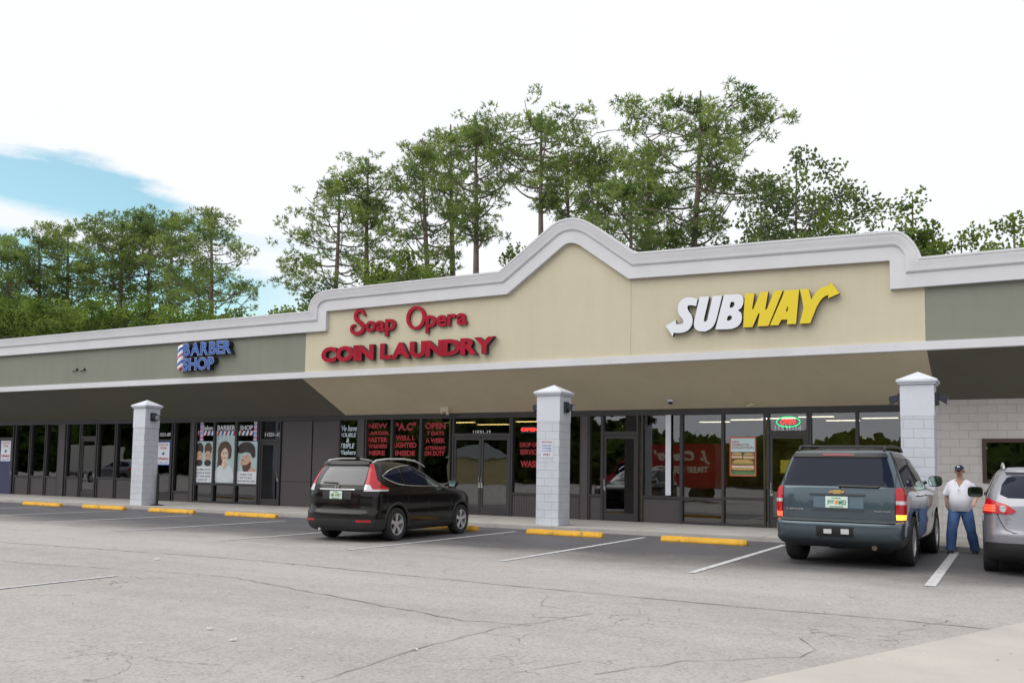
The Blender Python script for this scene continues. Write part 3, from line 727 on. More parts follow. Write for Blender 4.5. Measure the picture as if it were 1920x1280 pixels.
# SUBWAY letters traced as plain polygons, faces white and yellow on dark returns
def sub_sign():
    y0, y1 = YF-.16, YF-.04
    sg = empty('sandwich_shop_sign', (X_(1410, 580, YF), YF, Z_(1410, 620, YF)), 'white and yellow slanted raised letters reading SUBWAY with arrow tips', 'sign')
    def sp(pts): return [(lambda v: (v.x, v.z))(P(1230+a/5.189, 510+b/5.189, y0)) for a, b in pts]
    def rnd(pts, ks):
        # Chaikin rounding on chosen vertices
        out = []; n = len(pts)
        for i, p in enumerate(pts):
            if i in ks:
                a, c = Vector(pts[i-1]), Vector(pts[(i+1) % n]); p = Vector(p)
                q0 = p.lerp(a, .42); q1 = p.lerp(c, .42)
                for t in (0, .25, .5, .75, 1): out.append(tuple(q0.lerp(p, t).lerp(p.lerp(q1, t), t)))
            else: out.append(tuple(p))
        return out
    def letter(outer, holes, face, ks=(), hk=()):
        bm = bmesh.new(); loops = [rnd(outer, ks)]+[rnd(h, range(len(h))) for h in holes]; es = []; rings = []
        for lp in loops:
            q = sp(lp); vs = [bm.verts.new((x, y0, z)) for x, z in q]; rings.append(q)
            for i in range(len(vs)): es.append(bm.edges.new((vs[i], vs[(i+1) % len(vs)])))
        bmesh.ops.triangle_fill(bm, use_beauty=True, use_dissolve=False, edges=es)
        bmesh.ops.recalc_face_normals(bm, faces=bm.faces)
        for f in bm.faces:
            if f.normal.y > 0: f.normal_flip()
            f.material_index = 0
        me = bpy.data.meshes.new('letter'); bm.to_mesh(me); bm.free()
        mb = MB(); mb.v = [tuple(v.co) for v in me.vertices]; mb.f = [tuple(p.vertices) for p in me.polygons]; mb.m = [0]*len(mb.f)
        for q in rings:
            n = len(q); mb.add([(x, y0, z) for x, z in q]+[(x, y1, z) for x, z in q], [(i, i+n, (i+1) % n+n, (i+1) % n) for i in range(n)], 1)
        mb.add([(v[0], y1, v[2]) for v in [tuple(v.co) for v in me.vertices]], [tuple(p.vertices) for p in me.polygons], 1)
        # thin trim edge standing proud of the face
        o = mb.build('letter', [face, MAROON if face is YELS else DKRET], sg, recalc=False); o.matrix_parent_inverse = Matrix.Translation(-sg.location)
    letter([(390, 330), (345, 322), (312, 325), (303, 348), (316, 378), (348, 420), (358, 465), (350, 515), (322, 560), (278, 585), (230, 592), (172, 590), (162, 626), (93, 522), (192, 466), (196, 506), (235, 508), (262, 500), (268, 478), (255, 452), (225, 415), (212, 378), (213, 335), (227, 293), (257, 262), (302, 245), (352, 247), (405, 260)],
           [], WHITES, [3, 8, 9, 17, 18, 21, 23, 24])
    letter([(425, 240), (518, 237), (468, 450), (466, 478), (482, 482), (498, 468), (552, 232), (644, 228), (592, 440), (572, 505), (535, 552), (482, 577), (425, 578), (387, 560), (368, 525), (370, 480)], [], WHITES, [9, 10, 12, 13, 14])
    letter([(662, 222), (795, 214), (835, 225), (853, 258), (848, 312), (828, 350), (798, 372), (828, 395), (838, 440), (828, 492), (795, 530), (745, 550), (690, 556), (577, 558)],
           [[(726, 290), (752, 288), (766, 302), (757, 336), (735, 347), (714, 346)], [(700, 424), (728, 421), (741, 436), (735, 458), (716, 472), (686, 472)]], WHITES, [2, 3, 4, 9, 10, 8])
    letter([(865, 210), (960, 204), (934, 360), (946, 360), (1016, 195), (1092, 188), (1062, 362), (1078, 362), (1150, 182), (1234, 178), (1094, 522), (986, 528), (1008, 400), (998, 400), (938, 535), (848, 538)], [], YELS)
    letter([(1255, 178), (1392, 170), (1363, 503), (1272, 508), (1278, 461), (1220, 463), (1192, 516), (1108, 518)], [[(1288, 318), (1258, 384), (1281, 382)]], YELS)
    letter([(1402, 168), (1486, 164), (1510, 268), (1555, 195), (1605, 152), (1690, 124), (1702, 95), (1786, 206), (1672, 256), (1678, 222), (1640, 235), (1603, 270), (1562, 340), (1500, 497), (1397, 502), (1436, 345)], [], YELS, [3, 4, 10, 11])
sub_sign()
# barber shop: blue faces edged white, deep dark returns, striped pole
EDGEB = mat('pale_blue_edge', (.45, .55, .78), .4)
def barber():
    sg = sign_chars('barber_sign', 'BARBER', 343, 434, 668, 644, 662, 637, 'blue white edged raised letters reading BARBER SHOP with a striped pole', EDGEB, DKRET, off=.04, gap=.02, depth=.20, outline=.024)
    s2 = sign_chars('barber_sign', 'SHOP', 342, 401, 695, 672, 692, 668, 'blue letters reading SHOP under the word BARBER', EDGEB, DKRET, off=.04, gap=.02, depth=.20, outline=.024)
    for o in [c for c in COL.objects if c.parent == s2]: o.parent = sg; o.matrix_parent_inverse = Matrix.Translation(-sg.location)
    bpy.data.objects.remove(s2)
    y0 = YF-.25; cx = X_(336, 670, y0); r = (X_(341.5, 670, y0)-X_(330.5, 670, y0))/2; z0, z1 = Z_(336, 697, y0), Z_(336, 644, y0)
    mb = MB(); k = 40; rows = []
    prof = [(r*math.sin(math.pi/2*min(1, t/.14)) if t < .14 else (r*math.sin(math.pi/2*min(1, (1-t)/.14)) if t > .86 else r), z0+(z1-z0)*t) for t in np.linspace(0.002, .998, k)]
    mb.lathe([(a, b-0) for a, b in prof], 16, axis='z', c=(cx, y0+.12, 0))
    def st(nt, b, tcn):
        N = nt.nodes; L = nt.links; sp = N.new('ShaderNodeSeparateXYZ'); L.new(tcn.outputs['Object'], sp.inputs[0])
        m = N.new('ShaderNodeMath'); m.operation = 'MULTIPLY_ADD'; L.new(sp.outputs[0], m.inputs[0]); m.inputs[1].default_value = -.9; L.new(sp.outputs[2], m.inputs[2])
        q = N.new('ShaderNodeMath'); q.operation = 'FRACT'; s_ = N.new('ShaderNodeMath'); s_.operation = 'MULTIPLY'; s_.inputs[1].default_value = 2.1; L.new(m.outputs[0], s_.inputs[0]); L.new(s_.outputs[0], q.inputs[0])
        r_ = N.new('ShaderNodeValToRGB'); r_.color_ramp.interpolation = 'CONSTANT'; e = r_.color_ramp.elements
        e[0].position = 0; e[0].color = (.75, .78, .85, 1); e[1].position = .3; e[1].color = (.5, .02, .04, 1)
        a = e.new(.5); a.color = (.75, .78, .85, 1); a = e.new(.75); a.color = (.02, .08, .35, 1); L.new(q.outputs[0], r_.inputs[0]); L.new(r_.outputs[0], b.inputs['Base Color'])
    o = mb.build('striped_pole', mat('barber_stripes', (.8, .8, .8), .2, coat=.6, fn=st), sg, smooth=60); o.matrix_parent_inverse = Matrix.Translation(-sg.location)
barber()
# two short cable stubs left in the wall where an old sign hung
for px, lab in ((144, 'left of two dark cable stubs on the olive wall'), (158, 'right of two dark cable stubs on the olive wall')):
    x, z = X_(px, 694, YF), Z_(px, 694, YF); mb = MB(); mb.tube([(x-.18, YF-.05, z-.05), (x-.05, YF-.06, z-.02), (x+.02, YF, z+.02)], .018, 6); mb.tube([(x+.02, YF-.03, z+.0), (x+.1, YF-.05, z+.06)], .03, 6)
    tag(mb.build('cable_stub', BLACKM), lab, 'cable', 'cable stubs on the olive wall')

# ------------------------------------------------------------------ on and behind the glass
YT = YS+.042     # just in front of the panes
def lettering(name, lines, label, m, off=.01, shear=0, group=None, y=YT):
    """lines: (text, px0, px1, ytop, ybottom)"""
    mb = MB(); X0 = X_(lines[0][1], 850, y); Zb = Z_(lines[0][1], lines[-1][4], y)
    for t, a, c, yt, yb in lines:
        xm = (a+c)/2; put_text(mb, t, X_(a, (yt+yb)/2, y), X_(c, (yt+yb)/2, y), Z_(xm, yb, y), Z_(xm, yt, y), y-.003, y, off, shear)
    return tag(mb.build(name, m, recalc=False), label, 'lettering', group)
NUM = 'white shop numbers above the doors'
lettering('door_number', [('11531-13', 887, 920, 806.5, 815)], 'white number 11531-13 on the glass above the double doors', WHITES, .02, group=NUM)
lettering('door_number', [('11531-14', 1453, 1503, 797, 808)], 'white number 11531-14 on the glass above the sandwich shop door', WHITES, .02, group=NUM)
lettering('door_number', [('11531-10', 497, 526, 810.5, 818)], 'white number 11531-10 above the door with white hours lettering', WHITES, .02, group=NUM)
lettering('door_number', [('11531-09', 297, 320, 811, 818)], 'white number 11531-09 above the door beside the leftmost pillar', WHITES, .02, group=NUM)
WB = mat('pale_blue_vinyl', (.55, .68, .74), .5)
lettering('window_lettering', [('We have', 637, 669, 797, 808), ('DOUBLE', 636, 668, 811, 819), ('&', 649, 655, 821, 829), ('TRIPLE', 638, 665, 831, 840), ('Washers', 636, 667, 843, 852)], 'pale blue painted words about double and triple washers', WB, .015, .25)
RG = 'red painted words on the laundry windows'
lettering('window_lettering', [('NEW', 690, 727, 793, 803), ('LARGER', 689, 730, 808, 815), ('FASTER', 690, 727, 819, 829), ('WASHERS', 690, 726, 832, 840), ('HERE', 692, 722, 844, 853)], 'red painted words on the pane headed NEW', REDV, .045, group=RG)
lettering('window_lettering', [('"A.C"', 742, 780, 792, 807), ('WELL L', 742, 778, 816, 825), ('LIGHTED', 738, 781, 829, 839), ('INSIDE', 741, 778, 844, 854)], 'red painted words on the pane headed A.C', REDV, .045, group=RG)
lettering('window_lettering', [('OPEN', 797, 836, 792, 804), ('7 DAYS', 801, 833, 808, 816), ('A WEEK', 798, 835, 821, 830), ('ATTENDANT', 797, 836, 836, 843), ('ON DUTY', 796, 834, 845, 854)], 'red painted words on the pane headed OPEN', REDV, .045, group=RG)
lettering('window_lettering', [('DROP OFF', 975, 1012, 829, 838), ('SERVICE', 975, 1012, 842, 852)], 'red painted words DROP OFF SERVICE left of the middle pillar', REDV, .04, group=RG)
lettering('window_lettering', [('WASH', 976, 1012, 863, 876)], 'red painted word WASH low on the pane left of the middle pillar', REDV, .04, group=RG)
NEONR = mat('neon_red', (.6, .02, .02), .4, emit=(1, .03, .02), es=1.6); NEONG = mat('neon_green', (.02, .4, .1), .4, emit=(.03, .8, .25), es=.9); NEONB = mat('led_frame', (.02, .02, .02), .5)
def open_sign(px0, px1, yt, yb, label, oval):
    y = YS+.03; x0, x1 = X_(px0, yt, y), X_(px1, yt, y); z0, z1 = Z_((px0+px1)/2, yb, y), Z_((px0+px1)/2, yt, y); cx, cz = (x0+x1)/2, (z0+z1)/2
    s = empty('open_sign', (cx, y, cz), label, 'sign'); w, h = (x1-x0)/2, (z1-z0)/2
    mb = MB(); k = .62 if oval else .95; put_text(mb, 'OPEN', -w*k*1.05, w*k, -h*.5, h*.5, -.012, 0, off=.0 if oval else .03, shear=.2 if oval else 0); mb.build('lit_letters', NEONR, s, recalc=False)
    if oval: mb = MB(); mb.tube([(w*math.cos(a), -.004, h*math.sin(a)) for a in np.linspace(0, 2*math.pi, 41)], .012, 6, cap=False); mb.build('lit_border', NEONG, s)
    else: mb = MB(); mb.box(-w, w, .002, .01, -h, h); mb.build('backing', NEONB, s)
open_sign(1456, 1500, 781, 800, 'red and green oval neon OPEN sign above the sandwich shop door', True)
open_sign(977, 1011, 799, 811, 'red lit OPEN sign in the pane left of the middle pillar', False)
# door stickers
for px, py, w_, lab in [(874, 832, 3.2, 'small white sticker on the left laundry door'), (926.5, 832, 3.2, 'small white sticker on the right laundry door'), (1164.5, 827.5, 3.2, 'small blue and white sticker on the single dark door')]:
    x0, x1, z0, z1 = X_(px-w_, py, YT), X_(px+w_, py, YT), Z_(px, py+4, YT), Z_(px, py-4, YT)
    mb = MB(); mb.box(x0, x1, YT-.003, YT, z0, z1); mb.box(x0+.02, x1-.02, YT-.005, YT-.0035, z0+.04, z0+.08, 1)
    tag(mb.build('sticker', [WHITES, BLUES]), lab, 'sticker')
def board(name, px0, px1, yt, yb, label, bgm, y=YT, rim=None):
    x0, x1 = X_(px0, (yt+yb)/2, y), X_(px1, (yt+yb)/2, y); z0, z1 = Z_((px0+px1)/2, yb, y), Z_((px0+px1)/2, yt, y)
    o = empty(name, ((x0+x1)/2, y, (z0+z1)/2), label, 'poster'); w, h = (x1-x0)/2, (z1-z0)/2
    mb = MB(); mb.box(-w, w, -.006, 0, -h, h); mb.build('backing', bgm, o)
    if rim: mb = MB(); t = .035; mb.box(-w, w, -.012, .001, h, h+t).box(-w, w, -.012, .001, -h-t, -h).box(-w-t, -w, -.012, .001, -h-t, h+t).box(w, w+t, -.012, .001, -h-t, h+t); mb.build('border', rim, o)
    return o, w, h
def ell(cx, cz, rx, rz, y, n=22, a0=0, a1=2*math.pi): return [(cx+rx*math.cos(a0+(a1-a0)*i/n), cz+rz*math.sin(a0+(a1-a0)*i/n)) for i in range(n)]
SKIN1 = mat('printed_skin', (.55, .36, .27), .6, var=.35, vscale=7); SKIN2 = mat('printed_pale_skin', (.66, .50, .42), .6, var=.35, vscale=7); HAIR1 = mat('printed_dark_hair', (.035, .025, .025), .6, var=.35, vscale=7); HAIR2 = mat('printed_brown_hair', (.09, .045, .03), .6, var=.35, vscale=7)
PBG = mat('printed_pale_blue', (.42, .55, .58), .5, var=.1); SHIRT = mat('printed_white_cloth', (.62, .68, .72), .6, var=.08, vscale=6); INKD = mat('printed_grey_ink', (.15, .16, .20), .6); LIPS = mat('printed_lips', (.35, .06, .07), .6)
def chaik(pts):
    for _ in range(2):
        q = []
        for i in range(len(pts)):
            a, c = pts[i], pts[(i+1) % len(pts)]; q += [(a[0]*.78+c[0]*.22, a[1]*.78+c[1]*.22), (a[0]*.22+c[0]*.78, a[1]*.22+c[1]*.78)]
        pts = q
    return pts
def layer(mb, pts, k, mi): mb.prism([(x, z) for x, z in (chaik(pts) if 5 <= len(pts) <= 20 else pts)], -.007-.0015*k, -.0065-.0015*(k-1), mi)
MATSP = [HAIR1, HAIR2, SKIN1, SKIN2, SHIRT, INKD, LIPS, WHITES]
# tall portrait of a woman with long hair
o, w, h = board('hair_poster', 401.5, 440.5, 816, 905, 'tall poster of a long haired woman in white on the middle pane', PBG)
mb = MB()
layer(mb, ell(.02*w, .36*h, .66*w, .40*h, 0), 1, 1); layer(mb, [(-.62*w, .45*h), (.1*w, .5*h), (-.1*w, -.35*h), (-.75*w, -.62*h), (-.62*w, -.1*h)], 1.5, 1)
layer(mb, ell(.02*w, .22*h, .36*w, .32*h, 0), 3, 3); layer(mb, [(-.15*w, -.02*h), (.25*w, -.02*h), (.35*w, -.4*h), (-.3*w, -.4*h)], 2.4, 3)
layer(mb, [(-.98*w, -.98*h), (.98*w, -.98*h), (.9*w, -.5*h), (.42*w, -.2*h), (.05*w, -.5*h), (-.35*w, -.2*h), (-.9*w, -.5*h)], 4, 4)
layer(mb, [(-.5*w, .70*h), (.1*w, .74*h), (.62*w, .5*h), (.68*w, .05*h), (.36*w, .0*h), (.4*w, .3*h), (.05*w, .52*h), (-.3*w, .3*h), (-.42*w, .1*h), (-.55*w, .2*h)], 5, 1)
layer(mb, ell(.04*w, .06*h, .11*w, .02*h, 0), 6, 6); layer(mb, ell(-.13*w, .26*h, .08*w, .018*h, 0), 6, 0); layer(mb, ell(.19*w, .26*h, .08*w, .018*h, 0), 6, 0)
mb.build('portrait', MATSP, o)
# man in profile with styled hair, text panel below
o, w, h = board('haircut_poster', 443, 482, 827, 907, 'poster of a bearded man in profile with quiff, over a text panel', PBG)
mb = MB()
layer(mb, [(-.45*w, .3*h), (.2*w, .42*h), (.5*w, .1*h), (.5*w, -.25*h), (.98*w, -.3*h), (.98*w, -.5*h), (-.3*w, -.5*h), (-.38*w, -.2*h), (-.62*w, -.08*h), (-.6*w, .05*h)], 1, 2)
layer(mb, [(-.9*w, .72*h), (-.5*w, .96*h), (.3*w, .98*h), (.8*w, .75*h), (.85*w, .25*h), (.55*w, .2*h), (.35*w, .45*h), (-.1*w, .5*h), (-.5*w, .42*h), (-.92*w, .45*h)], 2, 0)
layer(mb, [(-.45*w, -.12*h), (.1*w, -.1*h), (.45*w, .12*h), (.4*w, -.25*h), (.05*w, -.45*h), (-.3*w, -.42*h)], 2.5, 1)
layer(mb, ell(-.35*w, .12*h, .07*w, .02*h, 0), 4, 0); layer(mb, ell(.42*w, .15*h, .08*w, .08*h, 0), 4, 3)
layer(mb, [(-.99*w, -.99*h), (.99*w, -.99*h), (.99*w, -.42*h), (-.99*w, -.42*h)], 5, 7)
mb.build('portrait', MATSP, o)
mb = MB()
for k, t in enumerate(['THEN THE', 'STYLES', 'WALK-INS WELCOME']): put_text(mb, t, -w*(.6 if k < 2 else .85), w*(.6 if k < 2 else .85), h*(-.60-.15*k), h*(-.52-.15*k), -.018, -.016, off=.02)
mb.build('printed_text', INKD, o, recalc=False)
# two heads from behind, text panel below
o, w, h = board('hairstyle_poster', 365, 398, 827, 904, 'poster of two short haired heads above four lines of text', PBG)
mb = MB()
for cx in (-.45, .5):
    layer(mb, ell(cx*w, .62*h, .42*w, .32*h, 0), 1, 0 if cx < 0 else 1); layer(mb, ell(cx*w, .25*h, .36*w, .28*h, 0), 2, 2); layer(mb, ell(cx*w, -.05*h, .38*w, .16*h, 0), 3, 0)
    layer(mb, ell((cx-.12)*w, .33*h, .05*w, .015*h, 0), 3.5, 0); layer(mb, ell((cx+.14)*w, .33*h, .05*w, .015*h, 0), 3.5, 0)
layer(mb, [(-.99*w, -.99*h), (.99*w, -.99*h), (.99*w, -.22*h), (-.99*w, -.22*h)], 4, 7)
mb.build('portrait', MATSP, o); mb = MB()
for k, t in enumerate(['ALL MEN CUTS', 'FADES & KIDS', 'HOT TOWEL SHAVE', 'LINE UP']): put_text(mb, t, -w*(.85 if k < 3 else .5), w*(.85 if k < 3 else .5), h*(-.42-.165*k), h*(-.32-.165*k), -.017, -.015, off=.02)
mb.build('printed_text', INKD, o, recalc=False)
lettering('window_lettering', [('Salon', 380, 399, 797.5, 806), ('BARBER', 408, 441, 797, 806), ('SHOP', 450, 474, 797, 806)], 'white words reading Salon BARBER SHOP above the hair posters', WHITES, .02)
# striped band under that lettering, three pieces
for (a, c), lab in zip([(368, 399), (404, 440), (446, 480)], ['left', 'middle', 'right']):
    mb = MB(); x0, x1 = X_(a, 812, YT), X_(c, 812, YT); z0, z1 = Z_(a, 816, YT), Z_(a, 807.5, YT); k = 0; sw_ = .10; x = x0
    while x < x1-sw_*.7:
        mb.prism([(x, z0), (x+sw_, z0), (x+sw_+.07, z1), (x+.07, z1)], YT-.003, YT-.0005, (0, 1, 0, 2)[k % 4]); x += sw_; k += 1
    tag(mb.build('striped_decal', [WHITES, REDV, BLUES]), f'red white and blue diagonal striped band, {lab} one of the three', 'decal', 'striped bands above the hair posters')
for px, lab in ((378.5, 'left'), (479, 'right')):
    mb = MB(); y = YT-.004; x0, x1 = X_(px-3, 810, y), X_(px+3, 810, y); z0, z1 = Z_(px, 826, y), Z_(px, 790, y); n_ = 9
    for k in range(n_): 
        za, zb = z0+(z1-z0)*k/n_, z0+(z1-z0)*(k+1)/n_; mb.box(x0, x1, y-.004, y-.001, za, zb-.001, (0, 1, 0, 2)[k % 4])
    tag(mb.build('barber_pole_decal', [mat('pale_pink', (.6, .5, .62), .5), mat('pink', (.5, .2, .35), .5), mat('lilac', (.3, .3, .6), .5)]), f'pink and white barber pole decal on the {lab} poster pane', 'decal', 'barber pole decals')
lettering('window_lettering', [('HOURS', 500, 516, 840, 845), ('MON-SAT', 499, 516, 846.5, 850.5), ('9-7', 503, 513, 852, 855), ('SUNDAY', 498, 518, 857, 860), ('10-5', 500, 516, 868, 872), ('WALK-INS', 499, 516, 874, 879), ('CUTS', 501, 513, 881, 886)], 'small white opening hours lettering on the barber shop door', WHITES, .02)
mb = MB(); x, z = X_(507, 863, YT), Z_(507, 863, YT); mb.prism(ell(x, z, .06, .06, 0), YT-.004, YT); tag(mb.build('sticker', REDL), 'small round red sticker among the white hours lettering', 'sticker')
# red and white signs in the two doors on the left
for (a, c, yt, yb, lab) in [(295, 318, 829, 870, 'white sign with red and blue words on the door right of the leftmost pillar'), (2, 20, 826, 864, 'white sign with red and blue words on the dark door at the left edge')]:
    o, w, h = board('door_sign', a, c, yt, yb, lab, WHITES, y=YS-.03, rim=BLUES if a > 100 else None); mb = MB()
    put_text(mb, 'CUTS TO', -w*.75, w*.75, h*.68, h*.86, -.009, -.0065, off=.02); put_text(mb, 'STYLE', -w*.5, w*.5, h*.38, h*.58, -.009, -.0065, off=.03); put_text(mb, 'OPENING', -w*.85, w*.85, -h*.62, -h*.38, -.009, -.0065, off=.03)
    mb.build('red_lettering', REDV, o, recalc=False); mb = MB(); mb.prism([(-.0*w, .15*h), (.25*w, -.02*h), (0, -.2*h), (-.25*w, -.02*h)], -.009, -.0065)
    put_text(mb, 'CALL 555', -w*.8, w*.8, -h*.9, -h*.75, -.009, -.0065, off=.02); mb.build('blue_lettering', BLUES, o, recalc=False)
# sandwich poster
ORG = mat('poster_orange_border', (.50, .09, .03), .5)
o, w, h = board('food_poster', 1370.5, 1415.5, 821, 890, 'poster of stacked sandwiches headed NEW CIABATTA COLLECTION with orange border', mat('poster_sky', (.50, .66, .70), .5), rim=ORG)
mb = MB(); put_text(mb, 'NEW', -w*.9, -w*.3, h*.74, h*.84, -.009, -.0065, off=.02); put_text(mb, 'CIABATTA', -w*.9, w*.55, h*.58, h*.70, -.009, -.0065, off=.02); put_text(mb, 'COLLECTION', -w*.9, w*.88, h*.42, h*.54, -.009, -.0065, off=.02)
mb.build('printed_text', REDV, o, recalc=False)
BR = mat('printed_bread', (.52, .33, .11), .6, var=.2, vscale=14); GRN = mat('printed_lettuce', (.13, .24, .04), .6, var=.3, vscale=20); HAM = mat('printed_ham', (.42, .10, .09), .6, var=.3, vscale=20); DK = mat('printed_dark', (.06, .05, .04), .6)
mb = MB(); mb.box(-w*.99, w*.99, -.008, -.0065, -h*.99, h*.25, 3)
def sandw(x0, x1, z0, z1):
    H_ = z1-z0; rr = .0
    layer(mb, [(x0, z0+H_*.62), (x0+(x1-x0)*.08, z0+H_*.88), (x0+(x1-x0)*.3, z1), (x1-(x1-x0)*.3, z1), (x1-(x1-x0)*.08, z0+H_*.88), (x1, z0+H_*.62)], 2, 0)
    for i, (f0, f1, mi) in enumerate([(.50, .63, 1), (.36, .52, 2), (.27, .38, 4), (.0, .28, 0)]):
        n_ = 10; top = [(x0+(x1-x0)*j/n_, z0+H_*(f1+(.03 if j % 2 else -.02))) for j in range(n_+1)]
        layer(mb, [(x0, z0+H_*f0), (x1, z0+H_*f0)]+top[::-1], 3+i*.5, mi)
sandw(-w*.95, -w*.03, -h*.12, h*.22); sandw(w*.03, w*.95, -h*.14, h*.20); sandw(-w*.95, w*.95, -h*.74, -h*.16)
mb.box(-w*.99, w*.99, -.0095, -.0085, -h*.99, -h*.80, 5)
mb.build('printed_sandwiches', [BR, GRN, HAM, DK, WHITES, mat('printed_green', (.10, .20, .07), .6, var=.3, vscale=10)], o)

# small fixtures under the soffit
def soffz(y): return ZB0+.02+(ZS-.02-ZB0-.02)*(y-YF-.02)/(YS+.05-YF-.02)
x, z = X_(1257, 754, YS-.5), Z_(1257, 754, YS-.5)
o = empty('security_camera', (x, YS-.5, soffz(YS-.5)), 'white dome security camera under the beige soffit above the white window post', 'camera')
mb = MB(); mb.lathe([(0, 0), (.085, 0), (.09, -.03), (.085, -.07), (0, -.07)], 18, axis='z'); mb.build('housing', WHITEP, o, smooth=40)
mb = MB(); mb.lathe([(.07, -.07), (.066, -.10), (.045, -.128), (.02, -.14), (0, -.142)], 18, axis='z'); mb.build('dome', BLACKM, o, smooth=60)
x = X_(1409, 764, YS-.25)
o = empty('security_camera', (x, YS-.3, soffz(YS-.3)), 'beige bullet camera under the soffit above the sandwich poster', 'camera')
mb = MB(); mb.tube([(0, 0, 0), (0, 0, -.09)], .02, 8); mb.tube([(.07, .05, -.05), (-.09, -.1, -.12)], .035, 10); mb.build('housing', BEIGE, o)
x = X_(838, 768, YS-.2)
o = empty('emergency_light', (x, YS-.28, 3.33), 'small beige box lamp with two heads above the laundry double doors', 'lamp')
mb = MB(); mb.box(-.16, .16, -.09, .08, .0, .16); mb.build('housing', BEIGE, o, bevel=.01)
mb = MB(); mb.tube([(.12, -.05, 0), (.14, -.1, -.10)], .05, 10); mb.tube([(-.08, -.05, 0), (-.1, -.08, -.07)], .04, 10); mb.build('lamp_head', BEIGE, o)
# black post on a round foot beside the first pillar
x, y = G(294, 947, .105).xy
o = empty('queue_post', (x, y, .105), 'black post on a flat round base beside the leftmost pillar', 'post')
mb = MB(); mb.lathe([(0, 0), (.22, 0), (.22, .02), (.06, .05), (0, .05)], 20, axis='z'); mb.build('base', BLACKM, o, smooth=40)
mb = MB(); mb.tube([(0, 0, .05), (0, 0, 1.05)], .045, 12); mb.tube([(0, 0, 1.05), (0, 0, 1.09)], [.055, .035], 12); mb.build('pole', BLACKM, o, smooth=40)

# interior furniture and lamps seen through the glass
LAMP = mat('fluorescent_tube', (.9, .8, .5), .5, emit=(1, .72, .25), es=6)
LAMPW = mat('fluorescent_white', (.9, .9, .8), .5, emit=(1, .90, .65), es=6)
def strip(x, y, L, m, lab, grp, rz=0):
    o = empty('ceiling_light', (x, y, 3.22), lab, 'ceiling light', grp, rz); mb = MB(); mb.box(-L/2, L/2, -.15, .15, -.06, 0); mb.build('casing', WHITEP, o)
    mb = MB(); mb.box(-L/2+.03, L/2-.03, -.12, .12, -.075, -.0605); mb.build('diffuser', m, o)
for i, (px, y) in enumerate([(860, 27), (925, 28.5), (1000, 27), (760, 29), (700, 28)]):
    strip(X_(px, 800, y), y, 1.3, LAMP, 'yellowish strip light on the laundry ceiling seen through the glass', 'laundry ceiling strip lights')
for i, (px, y) in enumerate([(1400, 27.5), (1580, 28.5), (1460, 27), (1650, 27.5), (1530, 26.5), (1340, 28.5)]):
    strip(X_(px, 790, y), y, 1.0, LAMPW, 'white strip light on the sandwich shop ceiling seen through the glass', 'sandwich shop ceiling lights')
for i, (px, y) in enumerate([(190, 27), (240, 26), (305, 26.5)]):
    strip(X_(px, 800, y), y, 1.0, LAMPW, 'strip light inside the shops behind the leftmost pillar', 'left shop ceiling lights')
# washing machines, a row along the laundry
mwm = None; WM = mat('enamel', (.45, .45, .44), .3)
for k in range(9):
    x = xs_(700)+k*.85
    if mwm is None:
        o = empty('washing_machine', (x, 29.5, .105), 'white front loading washing machine in the row inside the laundry', 'washing machine', 'washing machines in the laundry')
        mb = MB(); mb.box(-.34, .34, -.3, .35, 0, 1.05); mb.build('cabinet', WM, o, bevel=.015)
        mb = MB(); mb.lathe([(.21, 0), (.21, -.04), (.15, -.04), (.14, -.01)], 20, axis='y', c=(0, -.3, .5)); mb.build('door', CHROME, o, smooth=40)
        mwm = o
    else: c = copy_tree(mwm); c.location.x = x
# counter and menu boards in the sandwich shop
o = empty('service_counter', ((xs_(1500)), 28.2, .105), 'long serving counter inside the sandwich shop', 'counter')
mb = MB(); mb.box(-3.2, 1.5, -.35, .35, 0, .95); mb.build('base', mat('counter_wood', (.16, .08, .03), .5, var=.3), o); mb = MB(); mb.box(-3.25, 1.55, -.4, .4, .95, 1.0); mb.build('worktop', WM, o)
MENU = mat('lit_menu', (.5, .45, .1), .5, emit=(.75, .68, .08), es=.75)
for k in range(3):
    mb = MB(); x = xs_(1489)+k*1.5-.55; mb.box(x-.6, x+.6, 28.0, 28.06, 1.55, 1.95)
    tag(mb.build('menu_board', MENU), 'lit yellow menu board hanging inside the sandwich shop', 'menu board', 'menu boards in the sandwich shop')
# slatted wooden chair just inside the open barber door
x = xs_(166)
o = empty('wooden_chair', (x, YS+.75, .105), 'pale yellow slatted wooden chair just inside the left shop door', 'chair')
WD = mat('pale_wood', (.42, .32, .12), .5, var=.2)
mb = MB()
for k in range(5): mb.box(-.2, .2, -.02, .0, .50+.09*k, .55+.09*k)
mb.box(-.23, -.2, -.03, .01, .45, .98).box(.2, .23, -.03, .01, .45, .98); mb.build('backrest', WD, o)
mb = MB(); mb.box(-.23, .23, 0, .42, .42, .45); mb.build('seat', WD, o)
for sx in (-.21, .19):
    for sy in (-.02, .38): mb = MB(); mb.box(sx, sx+.03, sy, sy+.03, 0, .42); mb.build('leg', WD, o)

